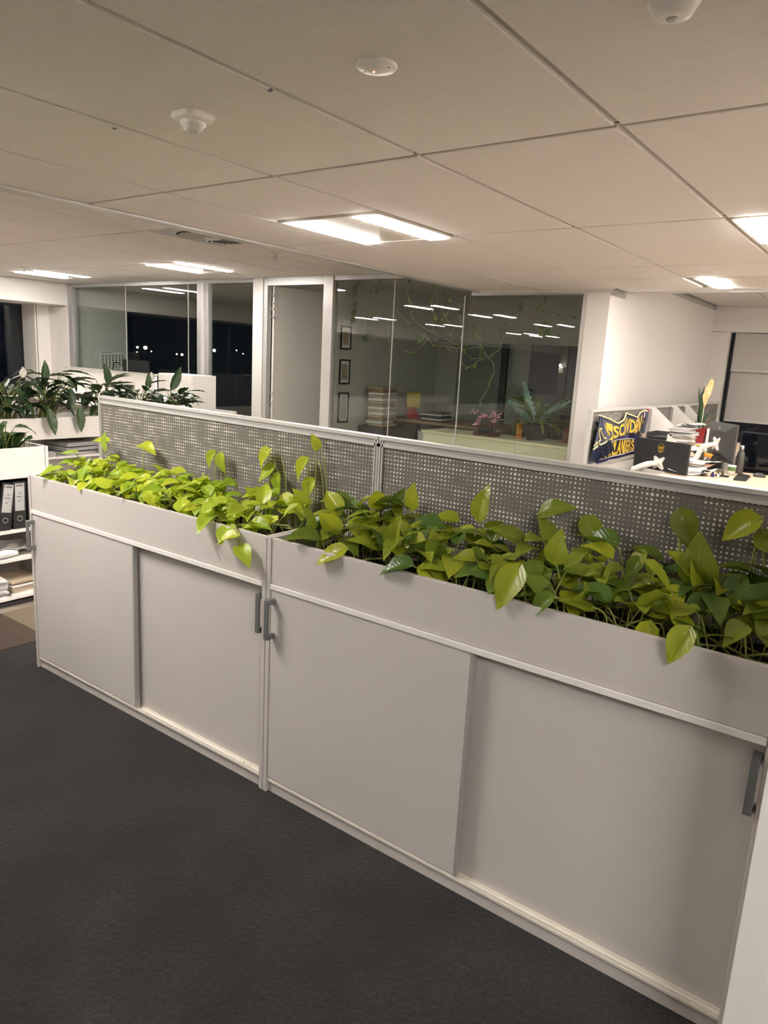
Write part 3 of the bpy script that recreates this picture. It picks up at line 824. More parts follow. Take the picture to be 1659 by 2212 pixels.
tr_, str_ = pothos(0.03, 1.505, 245, PG, 'darker green pothos filling the right planter', 11, 0.915, 1.05, 0.088, 0.38, specials=[
    (0.36, 0.30, 1.035, (0.05, -0.1, 0.95), (-0.15, -1, 0.15), 0.10, 2), (0.88, 0.025, 0.995, (-0.25, -0.45, -0.85), (0, -1, 0.35), 0.135, 0), (0.98, 0.02, 0.945, (-0.6, -0.35, -0.7), (-0.3, -1, 0.4), 0.085, 3),
    (1.31, -0.005, 0.955, (-0.25, -0.35, -0.75), (0.15, -1, 0.4), 0.10, 3), (1.22, 0.13, 1.02, (-0.35, -0.6, 0.55), (0.1, -0.6, 1), 0.115, 2), (0.94, 0.12, 1.01, (0, -0.15, 0.9), (0, -1, 0.2), 0.095, 4),
    (1.18, 0.34, 1.15, (0.35, -0.1, -0.75), (0.3, -1, 0.35), 0.115, 0), (1.36, 0.34, 1.16, (-0.75, -0.1, -0.5), (-0.3, -1, 0.4), 0.115, 1), (1.37, 0.335, 1.12, (0.9, -0.1, -0.2), (0.1, -1, 0.5), 0.10, 0),
    (0.80, 0.33, 1.09, (0.8, -0.1, 0.4), (-0.2, -0.8, 0.7), 0.115, 1), (0.93, 0.33, 1.09, (0.6, -0.15, -0.55), (0.3, -1, 0.4), 0.105, 0), (1.03, 0.30, 1.05, (-0.9, -0.1, -0.1), (0, -0.8, 0.7), 0.12, 4),
    (1.27, 0.24, 1.0, (-0.1, -0.2, 0.7), (0, -1, 0.2), 0.14, 4), (1.43, 0.25, 1.08, (0.5, -0.1, 0.6), (-0.1, -1, 0.4), 0.12, 2), (0.62, 0.28, 1.05, (0.1, 0.05, 0.9), (-0.2, -1, 0.2), 0.12, 0),
    (0.30, 0.03, 0.93, (-0.5, -0.4, -0.3), (-0.1, -0.8, 0.8), 0.115, 0), (0.55, 0.02, 0.935, (-0.9, -0.4, -0.15), (0, -0.5, 1), 0.11, 1), (0.45, 0.08, 0.96, (0.2, -0.3, 0.75), (0, -1, 0.25), 0.125, 3)])
for x, zt in ((1.17, 1.15), (1.37, 1.15), (0.92, 1.09)):
    str_.tube(bez((x+0.02, 0.32, 0.87), (x+0.04, 0.345, 1.02), (x, 0.345, zt), 6), 0.0028, 5)
build(str_, 'stems', 'stem', tr_, smooth=True)

# ================================================================== SHELVES WITH PLANTERS ON THE LEFT
def bookcase(xf, y0, y1, label, shelves, back='laminate'):
    """open shelf unit running along Y, open side to +X"""
    D = 0.36
    t = thing('planter_bookcase', (xf-D/2, (y0+y1)/2, 0), label, 'bookcase', 'open shelf units with planter tops')
    for a, b in ((y0, y0+0.017), (y1-0.017, y1)):
        build(B(xf-D, xf, a, b, 0.0, TOPZ), 'side_panel', 'lam_edge', t, bevel=0.0015)
    yi0, yi1 = y0+0.018, y1-0.018
    build(B(xf-0.020, xf-0.004, yi0, yi1, PB, TOPZ-0.001), 'planter_front', 'lam_edge', t, bevel=0.0012)
    build(B(xf-D, xf-D+0.016, yi0, yi1, PB, TOPZ-0.001), 'planter_back', 'lam_edge', t, bevel=0.0012)
    build(B(xf-D, xf, yi0, yi1, RB, PB), 'top_shelf', 'lam_edge', t, bevel=0.0012)
    for z in shelves:
        build(B(xf-D+0.02, xf, yi0, yi1, z-0.018, z), 'shelf', 'lam_edge', t, bevel=0.0012)
    build(B(xf-D, xf-D+0.012, yi0, yi1, 0.0, RB), 'back_panel', back, t)
    build(B(xf-0.05, xf-0.03, yi0, yi1, 0.0, 0.024), 'plinth', 'darkgrey', t)
    def sf(u, v):
        x = xf-D+0.017+(D-0.039)*u; y = yi0+(yi1-yi0)*v
        return (x, y, 0.856+0.010*sin(x*31+y*17)+0.006*sin(x*73-y*59))
    build(MB().grid(sf, 12, 50), 'soil', 'soil', t, smooth=True)
    return t
bookcase(-2.360, -0.95, 0.562, 'white open shelf unit with black binders, nearest at left', (0.452, 0.286, 0.062))
bookcase(-3.900, 0.36, 1.872, 'white open shelf unit with peace lilies on top, behind the binder shelves', (0.600, 0.30, 0.062))
bookcase(-3.900, 1.878, 3.39, 'white shelf unit with peace lilies, mostly hidden behind the left dotted screen', (0.600, 0.30, 0.062))

# ---- lever arch binders
def binder(y, tilt, label, w=0.074, marks=(0.62, 0.60, 0.575)):
    t = thing('lever_arch_binder', (-2.375, y, 0.452), label, 'binder', 'black lever arch binders')
    h = 0.272; d = 0.235
    build(B(-d-2.375, -2.375, y-w/2, y+w/2, 0.452, 0.452+h), 'cover', 'black', t, bevel=0.003)
    lab = build(B(-2.3752, -2.3742, y-w*0.36, y+w*0.36, 0.452+0.105, 0.452+0.262), 'spine_label', 'paper_grey', t)
    ink = MB()
    for k, (dz, wd) in enumerate(((0.252, 0.5), (0.247, 0.55), (0.205, 0.22), (0.186, 0.3), (0.166, 0.12), (0.160, 0.10))):
        ink.box(-2.3743, -2.3738, y-w*wd*0.5+0.002*k*(-1)**k, y+w*wd*0.5, 0.452+dz-0.0016, 0.452+dz+0.0016)
    build(ink, 'printed_text', 'black_dots', lab)['kind'] = 'stuff'
    P = [(0.0165*cos(2*pi*k/20), 0.0165*sin(2*pi*k/20)) for k in range(21)]
    build(MB().tube([(-2.3745, y+a*0.85, 0.452+0.060+b*0.85) for a, b in P], 0.0022, 6, cap=False), 'finger_ring', 'steel', t)
    build(B(-2.45, -2.40, y+w/2-0.0005, y+w/2+0.0008, 0.452+0.03, 0.452+0.055), 'side_sticker', 'paper', t)
    t.rotation_euler = (tilt, 0, 0)
    return t
binder(0.385, radians(-2), 'black lever arch binder with white spine label, upright beside the shelf end')
binder(0.295, radians(-9), 'black lever arch binder leaning to the right on the binder shelf')
binder(0.195, radians(-9), 'black lever arch binder cut off by the left edge of the picture')
binder(0.468, 0.0, 'black lever arch binder at the shelf end behind the cabinet corner', 0.066)

# ---- loose papers: a crumpled sheet and a flat bundle
def sheet(name, c, sx, sy, rz, amp, seed, mt, label, cat='paper', grp=None, thick=0.001, curl=0.0):
    r = random.Random(seed)
    ph = [r.uniform(0, 6) for _ in range(6)]
    t = thing(name, c, label, cat, grp, rotz=rz, local=True)
    def fn(u, v):
        x = (u-0.5)*sx; y = (v-0.5)*sy
        z = amp*(1.1+sin(u*6+ph[0])*0.5+sin(v*8+ph[1])*0.4+sin((u+v)*11+ph[2])*0.25) + curl*((u-0.5)*2)**2
        return (x, y, z)
    build(MB().grid(fn, 12, 12), 'sheet', mt, t, smooth=False, thick=thick)
    return t
def bundle(name, c, sx, sy, h, rz, mt, label, cat='papers', grp=None, n=5, seed=0, mats=None):
    """a pile of a few papers, each a little out of line"""
    r = random.Random(seed)
    t = thing(name, c, label, cat, grp, rotz=rz, local=True)
    z = 0.0
    for k in range(n):
        dz = h/n
        a = r.gauss(0, 0.05); ox, oy = r.gauss(0, sx*0.025), r.gauss(0, sy*0.02)
        b = MB().obox((ox, oy, z+dz*0.45), (cos(a), sin(a), r.gauss(0, 0.01)), (-sin(a), cos(a), 0), (0, 0, 1), sx/2, sy/2, dz*0.43)
        build(b, 'paper_bundle', (mats[k % len(mats)] if mats else mt), t)
        z += dz
    return t
for k, (y, s_, c_) in enumerate(((0.40, 0.23, 'crumpled white newspaper on the middle shelf, nearest the shelf end'), (0.28, 0.25, 'crumpled white newspaper on the middle shelf, further left'), (0.15, 0.25, 'crumpled newspaper on the middle shelf at the picture edge'))):
    sheet('newspaper', (-2.50, y, 0.287), 0.24, s_, 0.2*k, 0.017, 20+k, 'paper', c_, 'newspaper', 'newspapers on the open shelves', curl=0.03)
t = thing('rolled_newspaper', (-2.39, 0.31, 0.287), 'rolled white newspaper in front on the middle shelf', 'newspaper', 'newspapers on the open shelves')
build(MB().tube([(-2.39, 0.22, 0.312), (-2.39, 0.30, 0.316), (-2.40, 0.37, 0.308)], [0.022, 0.024, 0.015], 10), 'outer_roll', 'paper', t)
build(MB().tube([(-2.385, 0.21, 0.312), (-2.385, 0.25, 0.314)], 0.014, 10), 'inner_roll', 'paper_grey', t)
bundle('newspaper_pile', (-2.48, 0.40, 0.063), 0.20, 0.17, 0.085, 0.05, 'paper_tan', 'pile of folded brownish newspapers on the bottom shelf', 'newspaper', 'newspapers on the open shelves', 6, 4, ['paper', 'paper_tan', 'paper_tan', 'paper', 'cardboard', 'paper_tan'])
bundle('magazine_pile', (-2.47, 0.235, 0.063), 0.21, 0.13, 0.11, -0.1, 'paper_grey', 'pile of glossy magazines on the bottom shelf at the picture edge', 'magazines', None, 9, 5, ['paper', 'paper_grey', 'paper'])
bundle('document_pile', (-4.06, 1.70, 0.601), 0.27, 0.30, 0.095, 0.08, 'paper_grey', 'slumped pile of grey papers on the shelf under the peace lilies', 'papers', None, 9, 6, ['paper_grey', 'paper', 'darkgrey', 'paper_grey'])
bundle('document_pile', (-4.05, 1.36, 0.601), 0.27, 0.22, 0.040, 0.0, 'paper_grey', 'low pile of papers at the left on the shelf under the lilies', 'papers', None, 5, 7)

# ---- peace lilies
def lily_leaf(name, mt, bend, wid=0.19):
    b = MB()
    def fn(u, v):
        s_ = u*2-1
        w = wid*(sin(pi*v**0.85))**0.8*(1-0.12*v) if 0 < v < 1 else 0.004
        x = s_*w
        a = bend*v
        y = sin(a)/bend if abs(bend) > 0.01 else v
        z = -(1-cos(a))/bend if abs(bend) > 0.01 else 0
        return (x, y, z+0.35*abs(x)+0.012*sin(v*26)*abs(s_))
    b.grid(fn, 6, 14)
    me = b.mesh(name, smooth=True); me.materials.append(M[mt])
    return me
LV = [lily_leaf('leaf', 'lily', 0.5), lily_leaf('leaf', 'lily', 1.1, 0.21), lily_leaf('leaf', 'lily', 1.6, 0.20), lily_leaf('leaf', 'lily', 0.15, 0.20)]
def peace_lily(x, y, n, label, seed, hgt=0.36, flowers=(), extra=()):
    r = random.Random(seed)
    t = thing('peace_lily', (x, y, 0.862), label, 'plant', 'peace lilies in the far planters')
    st = MB()
    for k in range(n):
        a = 2*pi*k/n*2.4+r.uniform(-0.4, 0.4)
        lean = r.uniform(0.10, 0.62)
        hh = hgt*r.uniform(0.35, 1.0)*(1.05-lean*0.5)
        foot = Vector((x+r.uniform(-0.05, 0.05), y+r.uniform(-0.06, 0.06), 0.85))
        d = Vector((cos(a)*0.85, sin(a), 0))
        tip = foot+d*hh*lean*1.1+Vector((0, 0, hh))
        st.tube(bez(foot, foot+Vector((0, 0, hh*0.6))+d*0.01, tip, 4), 0.0035, 5)
        el = r.uniform(-0.2, 0.9)*(1-lean)
        s_ = r.uniform(0.18, 0.26)
        dd = (d*cos(el)+Vector((0, 0, sin(el)))).normalized()
        leaf_obj(r.choice(LV), t, tip, aim(dd, Vector((0, 0, 1))-d*0.2), s_)
    for (px, py, pz, d, nrm, s_, vi) in extra:
        p = Vector((px, py, pz))
        st.tube(bez((x, y, 0.85), ((x+px)/2, (y+py)/2, max(pz, 1.0)+0.02), p, 5), 0.0035, 5)
        leaf_obj(LV[vi], t, p, aim(d, nrm), s_)
    build(st, 'stems', 'stem', t, smooth=True)
    for (fx, fy, fz) in flowers:
        build(MB().tube(bez((x, y, 0.85), (x, y, fz-0.1), (fx, fy, fz), 5), 0.003, 5), 'flower_stalk', 'stem', t)
        fm = MB()
        def fn(u, v):
            w = 0.032*sin(pi*max(0.02, v)**0.8)
            return (fx+(u-0.5)*0.01*0, fy+(u*2-1)*w, fz+v*0.085+0.0*u)
        def fn2(u, v):
            w = 0.030*sin(pi*min(0.985, max(0.02, v))**0.8)
            return (fx+0.018*abs(u*2-1)+0.01*v, fy+(u*2-1)*w, fz+v*0.085)
        build(fm.grid(fn2, 4, 8), 'spathe', 'white_cloth', t, smooth=True, thick=0.0015)
        build(MB().tube([(fx+0.016, fy, fz+0.005), (fx+0.018, fy, fz+0.045)], [0.005, 0.004], 6), 'spadix', 'cream', t)
    return t
peace_lily(-4.08, 0.80, 35, 'peace lily at the left picture edge in the far planter', 31)
peace_lily(-4.07, 1.16, 42, 'peace lily with white flower buds, second from the left in the far planter', 32, 0.42, ((-4.02, 1.28, 1.22), (-4.0, 1.36, 1.12)))
peace_lily(-4.08, 1.50, 46, 'peace lily with two long leaves drooping over the white planter front', 33, 0.44, (), [
    (-3.875, 1.66, 1.00, (0.12, 0.05, -0.97), (1, 0, 0.1), 0.21, 3), (-3.875, 1.40, 0.995, (0.2, 0.15, -0.9), (1, 0, 0.2), 0.22, 3), (-3.92, 1.62, 1.15, (0.2, -0.05, -0.8), (1, 0, 0.3), 0.19, 3),
    (-4.0, 1.44, 1.17, (0.2, 0.1, 0.9), (1, 0, 0.1), 0.20, 0)])
peace_lily(-4.07, 1.98, 42, 'peace lily with upright leaves just above the left end of the dotted screen', 34, 0.40, (), [(-4.0, 2.02, 1.16, (0.1, -0.2, 0.9), (1, 0, 0.1), 0.20, 3)])
peace_lily(-4.07, 2.38, 37, 'peace lily with a single white flower above the dotted screen', 35, 0.34, ((-4.03, 2.46, 1.20),), [(-4.0, 2.40, 1.12, (0.1, 0.1, 0.9), (1, 0, 0.1), 0.17, 3)])
peace_lily(-4.07, 2.72, 37, 'peace lily at the right end with one big upright leaf', 36, 0.32, (), [
    (-4.0, 2.66, 1.12, (0.1, 0.45, 0.9), (1, -0.1, 0.1), 0.25, 3), (-4.0, 2.80, 1.06, (0.1, 0.95, 0.12), (0.4, 0, 1), 0.24, 0), (-3.98, 2.5, 1.08, (0.4, 0.6, -0.4), (0.7, 0, 0.8), 0.22, 1)])
# ---- dark leafy plant on the near shelf unit
IV = [heart_leaf('leaf', 'ivy', 0.25, 0.5, wid=0.45), heart_leaf('leaf', 'ivy', 0.4, 0.8, wid=0.42)]
t = thing('philodendron', (-2.53, 0.20, 0.862), 'dark bushy philodendron on the binder shelf unit at the left edge', 'plant')
st = MB(); r = random.Random(77)
for k in range(46):
    y = r.uniform(0.12, 0.49); x = -2.53+r.uniform(-0.13, 0.13); z = 0.89+0.16*r.random()*(1 if y < 0.4 else 0.6)
    a = r.uniform(-pi, pi); el = r.gauss(-0.35, 0.4)
    d = Vector((cos(a)*cos(el)+0.3, sin(a)*cos(el), sin(el)))
    if x+0.02+d.x*0.11 > -2.40: d.x = -abs(d.x)
    st.tube(bez((x, y, 0.855), (x, y, z), (x+0.02, y, z), 4), 0.0025, 5)
    leaf_obj(r.choice(IV), t, (x+0.02, y, z), aim(d, (0.5, 0, 1)), r.uniform(0.075, 0.11))
for (p, d, s_) in (((-2.45, 0.42, 1.02), (0.1, 1.0, 0.15), 0.15), ((-2.48, 0.36, 1.01), (0.1, -0.6, 0.6), 0.15)):
    st.tube(bez((-2.5, 0.38, 0.855), (-2.47, 0.39, 0.97), p, 5), 0.003, 5)
    leaf_obj(LV[1], t, p, aim(d, (0.3, 0, 1)), s_)
build(st, 'stems', 'stem', t, smooth=True)

# ================================================================== WHITE DESKS BY THE LEFT GLASS
t = thing('desk_screen', (-7.95, 4.55, 0), 'low white desk screen in front of the left glass office', 'screen')
build(B(-9.10, -6.80, 4.535, 4.565, 0.30, 1.135), 'panel', 'lam_edge', t)
build(B(-9.11, -6.79, 4.525, 4.575, 1.135, 1.155), 'top_cap', 'alu_white', t)
for x in (-9.05, -6.86): build(B(x-0.02, x+0.02, 4.52, 4.58, 0.0, 0.30), 'foot', 'alu', t)
t = thing('storage_cabinet', (-6.43, 4.75, 0), 'white storage cabinet at the end of the low desk screen', 'cabinet')
build(B(-6.78, -6.08, 4.58, 4.98, 0.0, 1.175), 'body', 'lam_edge', t, bevel=0.003)
for a, b in ((-6.775, -6.432), (-6.428, -6.085)): build(B(a, b, 4.565, 4.579, 0.06, 1.17), 'door', 'lam_edge', t, bevel=0.002)
t = thing('desk', (-7.95, 4.2, 0), 'white desk behind the peace lilies', 'desk')
build(B(-9.05, -6.85, 3.75, 4.52, 0.70, 0.73), 'top', 'lam_edge', t, bevel=0.002)
for x in (-9.0, -6.9): build(B(x-0.02, x+0.02, 3.8, 4.5, 0.0, 0.70), 'leg_panel', 'lam_edge', t)
for k, (x, y, rz) in enumerate(((-7.6, 4.3, 0.3), (-7.2, 4.2, -0.2), (-8.3, 4.3, 0.1))):
    bundle('document_pile', (x, y, 0.731), 0.22, 0.30, 0.10, rz, 'paper', ('pile of white papers on the desk behind the lilies, middle one', 'pile of white papers on the desk behind the lilies, nearest the cabinet', 'pile of white papers on the desk behind the lilies, leftmost')[k], 'papers', None, 5, 50+k)

# ================================================================== LEFT GLASS OFFICE
t = thing('wall_calendar', (-10.335, 6.20, 1.09), 'wall calendar with rows of dates on the left office wall', 'calendar')
build(B(-10.339, -10.334, 5.94, 6.46, 1.09, 1.40), 'sheet', 'paper', t)
dt = MB()
for i in range(7):
    for j in range(6): dt.box(-10.334, -10.3335, 5.985+i*0.068, 6.015+i*0.068, 1.115+j*0.040, 1.137+j*0.040)
dt.box(-10.334, -10.3335, 5.96, 6.20, 1.375, 1.383)
build(dt, 'printed_dates', 'black_dots', t)
t = thing('desk', (-9.4, 6.5, 0), 'dark desk inside the left glass office', 'desk')
build(B(-10.3, -8.4, 6.1, 6.9, 0.70, 0.73), 'top', 'lam_edge', t)
for x in (-10.2, -8.5): build(B(x-0.02, x+0.02, 6.15, 6.85, 0, 0.7), 'leg_panel', 'lam_edge', t)
def monitor(loc, rz, w, h, zc, label, mt='black', front='screen_black', base=0.731, arm=True):
    """built with its back to -Y; local origin on the desk"""
    t = thing('monitor', loc, label, 'monitor', rotz=rz, local=True)
    build(B(-w/2, w/2, -0.012, 0.012, zc-h/2, zc+h/2), 'casing', mt, t, bevel=0.003)
    build(B(-w/2+0.01, w/2-0.01, 0.0122, 0.0135, zc-h/2+0.012, zc+h/2-0.01), 'display', front, t)
    if arm:
        build(B(-0.04, 0.04, -0.045, -0.012, zc-0.05, zc+0.05), 'mount_block', mt, t)
        build(MB().tube([(0, -0.045, zc), (0, -0.06, zc-0.06), (0, -0.05, 0.012)], 0.018, 10), 'stand', mt, t)
        build(B(-0.12, 0.12, -0.13, 0.06, 0.0, 0.012), 'stand_base', mt, t, bevel=0.004)
    return t
monitor((-9.85, 6.35, 0.731), 0, 0.78, 0.44, 0.32, 'wide grey monitor inside the left glass office', 'darkgrey')
monitor((-10.18, 6.55, 0.731), 0, 0.34, 0.56, 0.40, 'tall black monitor beside the wall calendar', 'black')
t = thing('desk_lamp_cable', (-10.15, 6.15, 0.731), 'bent black lamp arm in front of the calendar', 'lamp')
build(MB().tube(bez((-10.30, 6.15, 0.745), (-10.30, 6.15, 1.42), (-9.99, 6.15, 1.14), 10), 0.008, 6), 'arm', 'black', t)
build(MB().lathe([(0.07, 0), (0.07, 0.012), (0.03, 0.016)], (-10.30, 6.15, 0.731), 16), 'base', 'black', t)
build(MB().lathe([(0.045, -0.05), (0.035, 0.0), (0.015, 0.03)], (-9.99, 6.15, 1.14), 16), 'shade', 'steel', t)
# lamps of the town outside
for k, (y, z, r_, mt) in enumerate(((20.42, 1.50, 0.05, 'city2'), (20.88, 1.50, 0.085, 'city'), (20.39, 1.255, 0.035, 'city2'), (22.79, 1.256, 0.04, 'city2'), (23.12, 1.244, 0.06, 'city'),
                                    (24.21, 1.553, 0.055, 'city'), (25.29, 1.55, 0.075, 'city'), (21.23, 1.334, 0.03, 'city2'), (26.9, 1.62, 0.03, 'city2'), (27.4, 1.45, 0.03, 'city2'))):
    t = thing('street_lamp', (-30, y, -6.0), ('distant street lamp glowing in the night through the left office window', 'brightest distant street lamp glowing orange in the left office window')[k == 1], 'street lamp', 'street lamps of the town outside')
    build(MB().lathe([(r_*sin(pi*j/8), -r_*cos(pi*j/8)) for j in range(1, 8)], (-30, y, z), 12), 'lamp_head', mt, t, smooth=True)
    build(MB().tube([(-30, y, -6.0), (-30, y, z-r_*0.8)], 0.02, 6), 'pole', 'black', t)
gr = build(B(-60, -12, -30, 60, -6.2, -6.0), 'ground_outside', 'black')
tag(gr, 'dark ground of the town outside', None, kind='structure')

# ================================================================== PLANT-FILLED GLASS OFFICE
for k, (z0, z1, lb) in enumerate(((1.61, 1.90, 'upper framed certificate on the wall beside the door'), (1.175, 1.486, 'middle framed certificate on the wall beside the door'), (0.685, 1.07, 'lowest framed picture on the wall beside the door'))):
    t = thing('picture_frame', (-4.35, 5.605, z0), lb, 'picture', 'framed certificates')
    x = -4.355
    build(MB().box(x, x+0.018, 5.505, 5.52, z0, z1).box(x, x+0.018, 5.69, 5.705, z0, z1).box(x, x+0.018, 5.52, 5.69, z0, z0+0.018).box(x, x+0.018, 5.52, 5.69, z1-0.018, z1), 'frame', 'frame_black', t)
    ms = build(B(x, x+0.008, 5.52, 5.69, z0+0.018, z1-0.018), 'mat_board', 'paper', t)
    build(B(x+0.008, x+0.0095, 5.55, 5.66, z0+0.06, z1-0.06), 'print', ('paper_tan', 'paper_tan', 'paper_grey')[k], ms)
t = thing('credenza', (-2.13, 5.78, 0), 'cream low sideboard behind the right glass panes', 'sideboard')
build(B(-3.05, -1.20, 5.50, 6.06, 0.695, 0.722), 'top', 'cream', t, bevel=0.003)
build(B(-3.03, -1.22, 5.52, 6.04, 0.06, 0.695), 'body', 'cream', t)
for a, b in ((-3.025, -2.43), (-2.425, -1.825), (-1.82, -1.225)): build(B(a, b, 5.504, 5.519, 0.08, 0.68), 'door', 'cream', t, bevel=0.002)
build(B(-3.0, -1.25, 5.55, 6.0, 0.0, 0.06), 'plinth', 'darkgrey', t)
sheet('paper_sheet', (-1.62, 5.72, 0.724), 0.2, 0.14, 0.3, 0.001, 61, 'paper', 'white sheet lying under the fern on the cream sideboard')
# bonsai
t = thing('bonsai', (-2.27, 5.67, 0.722), 'pink blossom bonsai on a carved reddish wooden stand', 'plant')
sd = build(MB().box(-2.40, -2.14, 5.60, 5.74, 0.742, 0.762).box(-2.415, -2.125, 5.59, 5.75, 0.734, 0.742), 'stand', 'wood_dark', t, bevel=0.003)
for x in (-2.385, -2.155):
    for y in (5.61, 5.73): build(B(x-0.015, x+0.015, y-0.012, y+0.012, 0.7225, 0.736), 'foot', 'wood_dark', sd, bevel=0.003)
for i in range(9): build(B(-2.385+i*0.028, -2.370+i*0.028, 5.586, 5.592, 0.744, 0.758), 'carved_block', 'wood_dark', sd)
build(MB().lathe([(0.075, 0.762), (0.092, 0.775), (0.098, 0.795), (0.094, 0.797)], (-2.27, 5.67, 0), 20, 1.15, 0.7), 'tray', 'darkgrey', t)
trunk = [(-2.24, 5.67, 0.79), (-2.225, 5.67, 0.83), (-2.235, 5.67, 0.87), (-2.26, 5.67, 0.90), (-2.30, 5.67, 0.925)]
bt = MB().tube(trunk, [0.028, 0.024, 0.020, 0.014, 0.007], 8)
r = random.Random(5); tips = []
for k in range(12):
    p = Vector(trunk[2+k % 3]); q = p+Vector((r.uniform(-0.16, 0.10), r.uniform(-0.06, 0.06), r.uniform(0.02, 0.07)))
    bt.tube(bez(p, (p+q)/2+Vector((0, 0, 0.02)), q, 4), 0.004, 5); tips.append(q)
bt.tube(bez(trunk[3], (-2.36, 5.67, 0.93), (-2.40, 5.66, 0.86), 5), 0.005, 5); tips += [Vector((-2.40, 5.66, 0.865)), Vector((-2.385, 5.66, 0.90)), Vector((-2.41, 5.66, 0.84))]
build(bt, 'trunk', 'bark', t, smooth=True)
bl = MB()
for q in tips:
    for j in range(14):
        c = q+Vector((r.gauss(0, 0.020), r.gauss(0, 0.02), r.gauss(0, 0.011)))
        bl.lathe([(0.009*sin(pi*i/4), -0.008*cos(pi*i/4)) for i in range(1, 4)], c, 6)
o = build(bl, 'blossom', 'pink', t); o['kind'] = 'stuff'
# potted fern
def frond(name, mt, lobes, wid, bend, n=34):
    """strap-shaped fern blade one unit long with a wavy lobed edge"""
    b = MB()
    def fn(u, v):
        s_ = u*2-1
        w = wid*(0.35+0.65*sin(pi*min(1, v*0.9+0.08)))*(1-0.15*v)
        if lobes: w *= 0.42+0.58*abs(sin(v*pi*lobes))
        if v > 0.985: w *= 0.2
        a = bend*v
        return (s_*w, sin(a)/bend, -(1-cos(a))/bend+0.15*abs(s_)*w+0.01*sin(v*15))
    b.grid(fn, 4, n)
    me = b.mesh(name, smooth=True); me.materials.append(M[mt])
    return me
FV = [frond('frond', 'fern', 7, 0.085, 1.5), frond('frond', 'fern', 5, 0.095, 2.0), frond('frond', 'fern', 0, 0.06, 1.2)]
FB = [frond('frond', 'fern_blue', 6, 0.13, 0.7), frond('frond', 'fern_blue', 8, 0.10, 0.5)]
t = thing('potted_fern', (-1.74, 5.82, 0.722), 'large fern with drooping lobed fronds in a black pot', 'plant')
build(MB().lathe([(0.10, 0.0), (0.135, 0.10), (0.142, 0.17), (0.130, 0.172), (0.125, 0.15)], (-1.74, 5.82, 0.7225), 24), 'pot', 'black', t, smooth=True)
r = random.Random(9)
for k in range(54):
    a = 2*pi*k/54*3.3+r.uniform(-0.3, 0.3); el = r.uniform(0.15, 1.4)
    d = Vector((cos(a)*cos(el), sin(a)*cos(el)*0.65, sin(el)))
    p = Vector((-1.74+cos(a)*0.05, 5.82+sin(a)*0.04, 0.90+r.uniform(0, 0.05)))
    leaf_obj(r.choice(FV), t, p, aim(d, Vector((0, -0.2, 1))), r.uniform(0.34, 0.52)*(0.62 if d.y < -0.25 else 1), 'frond')
for (d, s_, m_) in (((-0.85, -0.2, 0.62), 0.46, FB[0]), ((-0.42, -0.1, 0.9), 0.50, FB[1]), ((0.75, -0.1, 0.65), 0.46, FB[1])):
    leaf_obj(m_, t, (-1.74, 5.80, 0.92), aim(d, (0, -1, 0.5)), s_, 'frond')
build(MB().lathe([(0.11, 0.865), (0.06, 0.90), (0.02, 0.92)], (-1.74, 5.82, 0), 16), 'rootstock', 'soil', t)
for (x, y, r_, h, mt, lb) in ((-1.93, 5.80, 0.038, 0.17, 'orange', 'tall orange cylinder vase half hidden by the fern'), (-1.42, 5.95, 0.06, 0.15, 'terracotta', 'terracotta pot right of the fern by the window frame')):
    t = thing('vase' if mt == 'orange' else 'flower_pot', (x, y, 0.722), lb, 'vase' if mt == 'orange' else 'pot')
    build(MB().lathe([(r_*0.85, 0.001), (r_, 0.01), (r_, h), (r_*0.86, h), (r_*0.84, h-0.03)], (x, y, 0.722), 20), 'body', mt, t, smooth=True)
    build(MB().lathe([(r_*1.02, h*0.22), (r_*1.03, h*0.24), (r_*1.02, h*0.26)], (x, y, 0.722), 20, cap=False), 'band', 'black', t)
    if mt == 'terracotta':
        rr_ = random.Random(3)
        for k in range(9):
            a = 2*pi*k/9; leaf_obj(FV[2], t, (x, y, 0.86), aim((cos(a)*0.7, sin(a)*0.5, 0.8), (0, -0.3, 1)), rr_.uniform(0.2, 0.3), 'leaf')
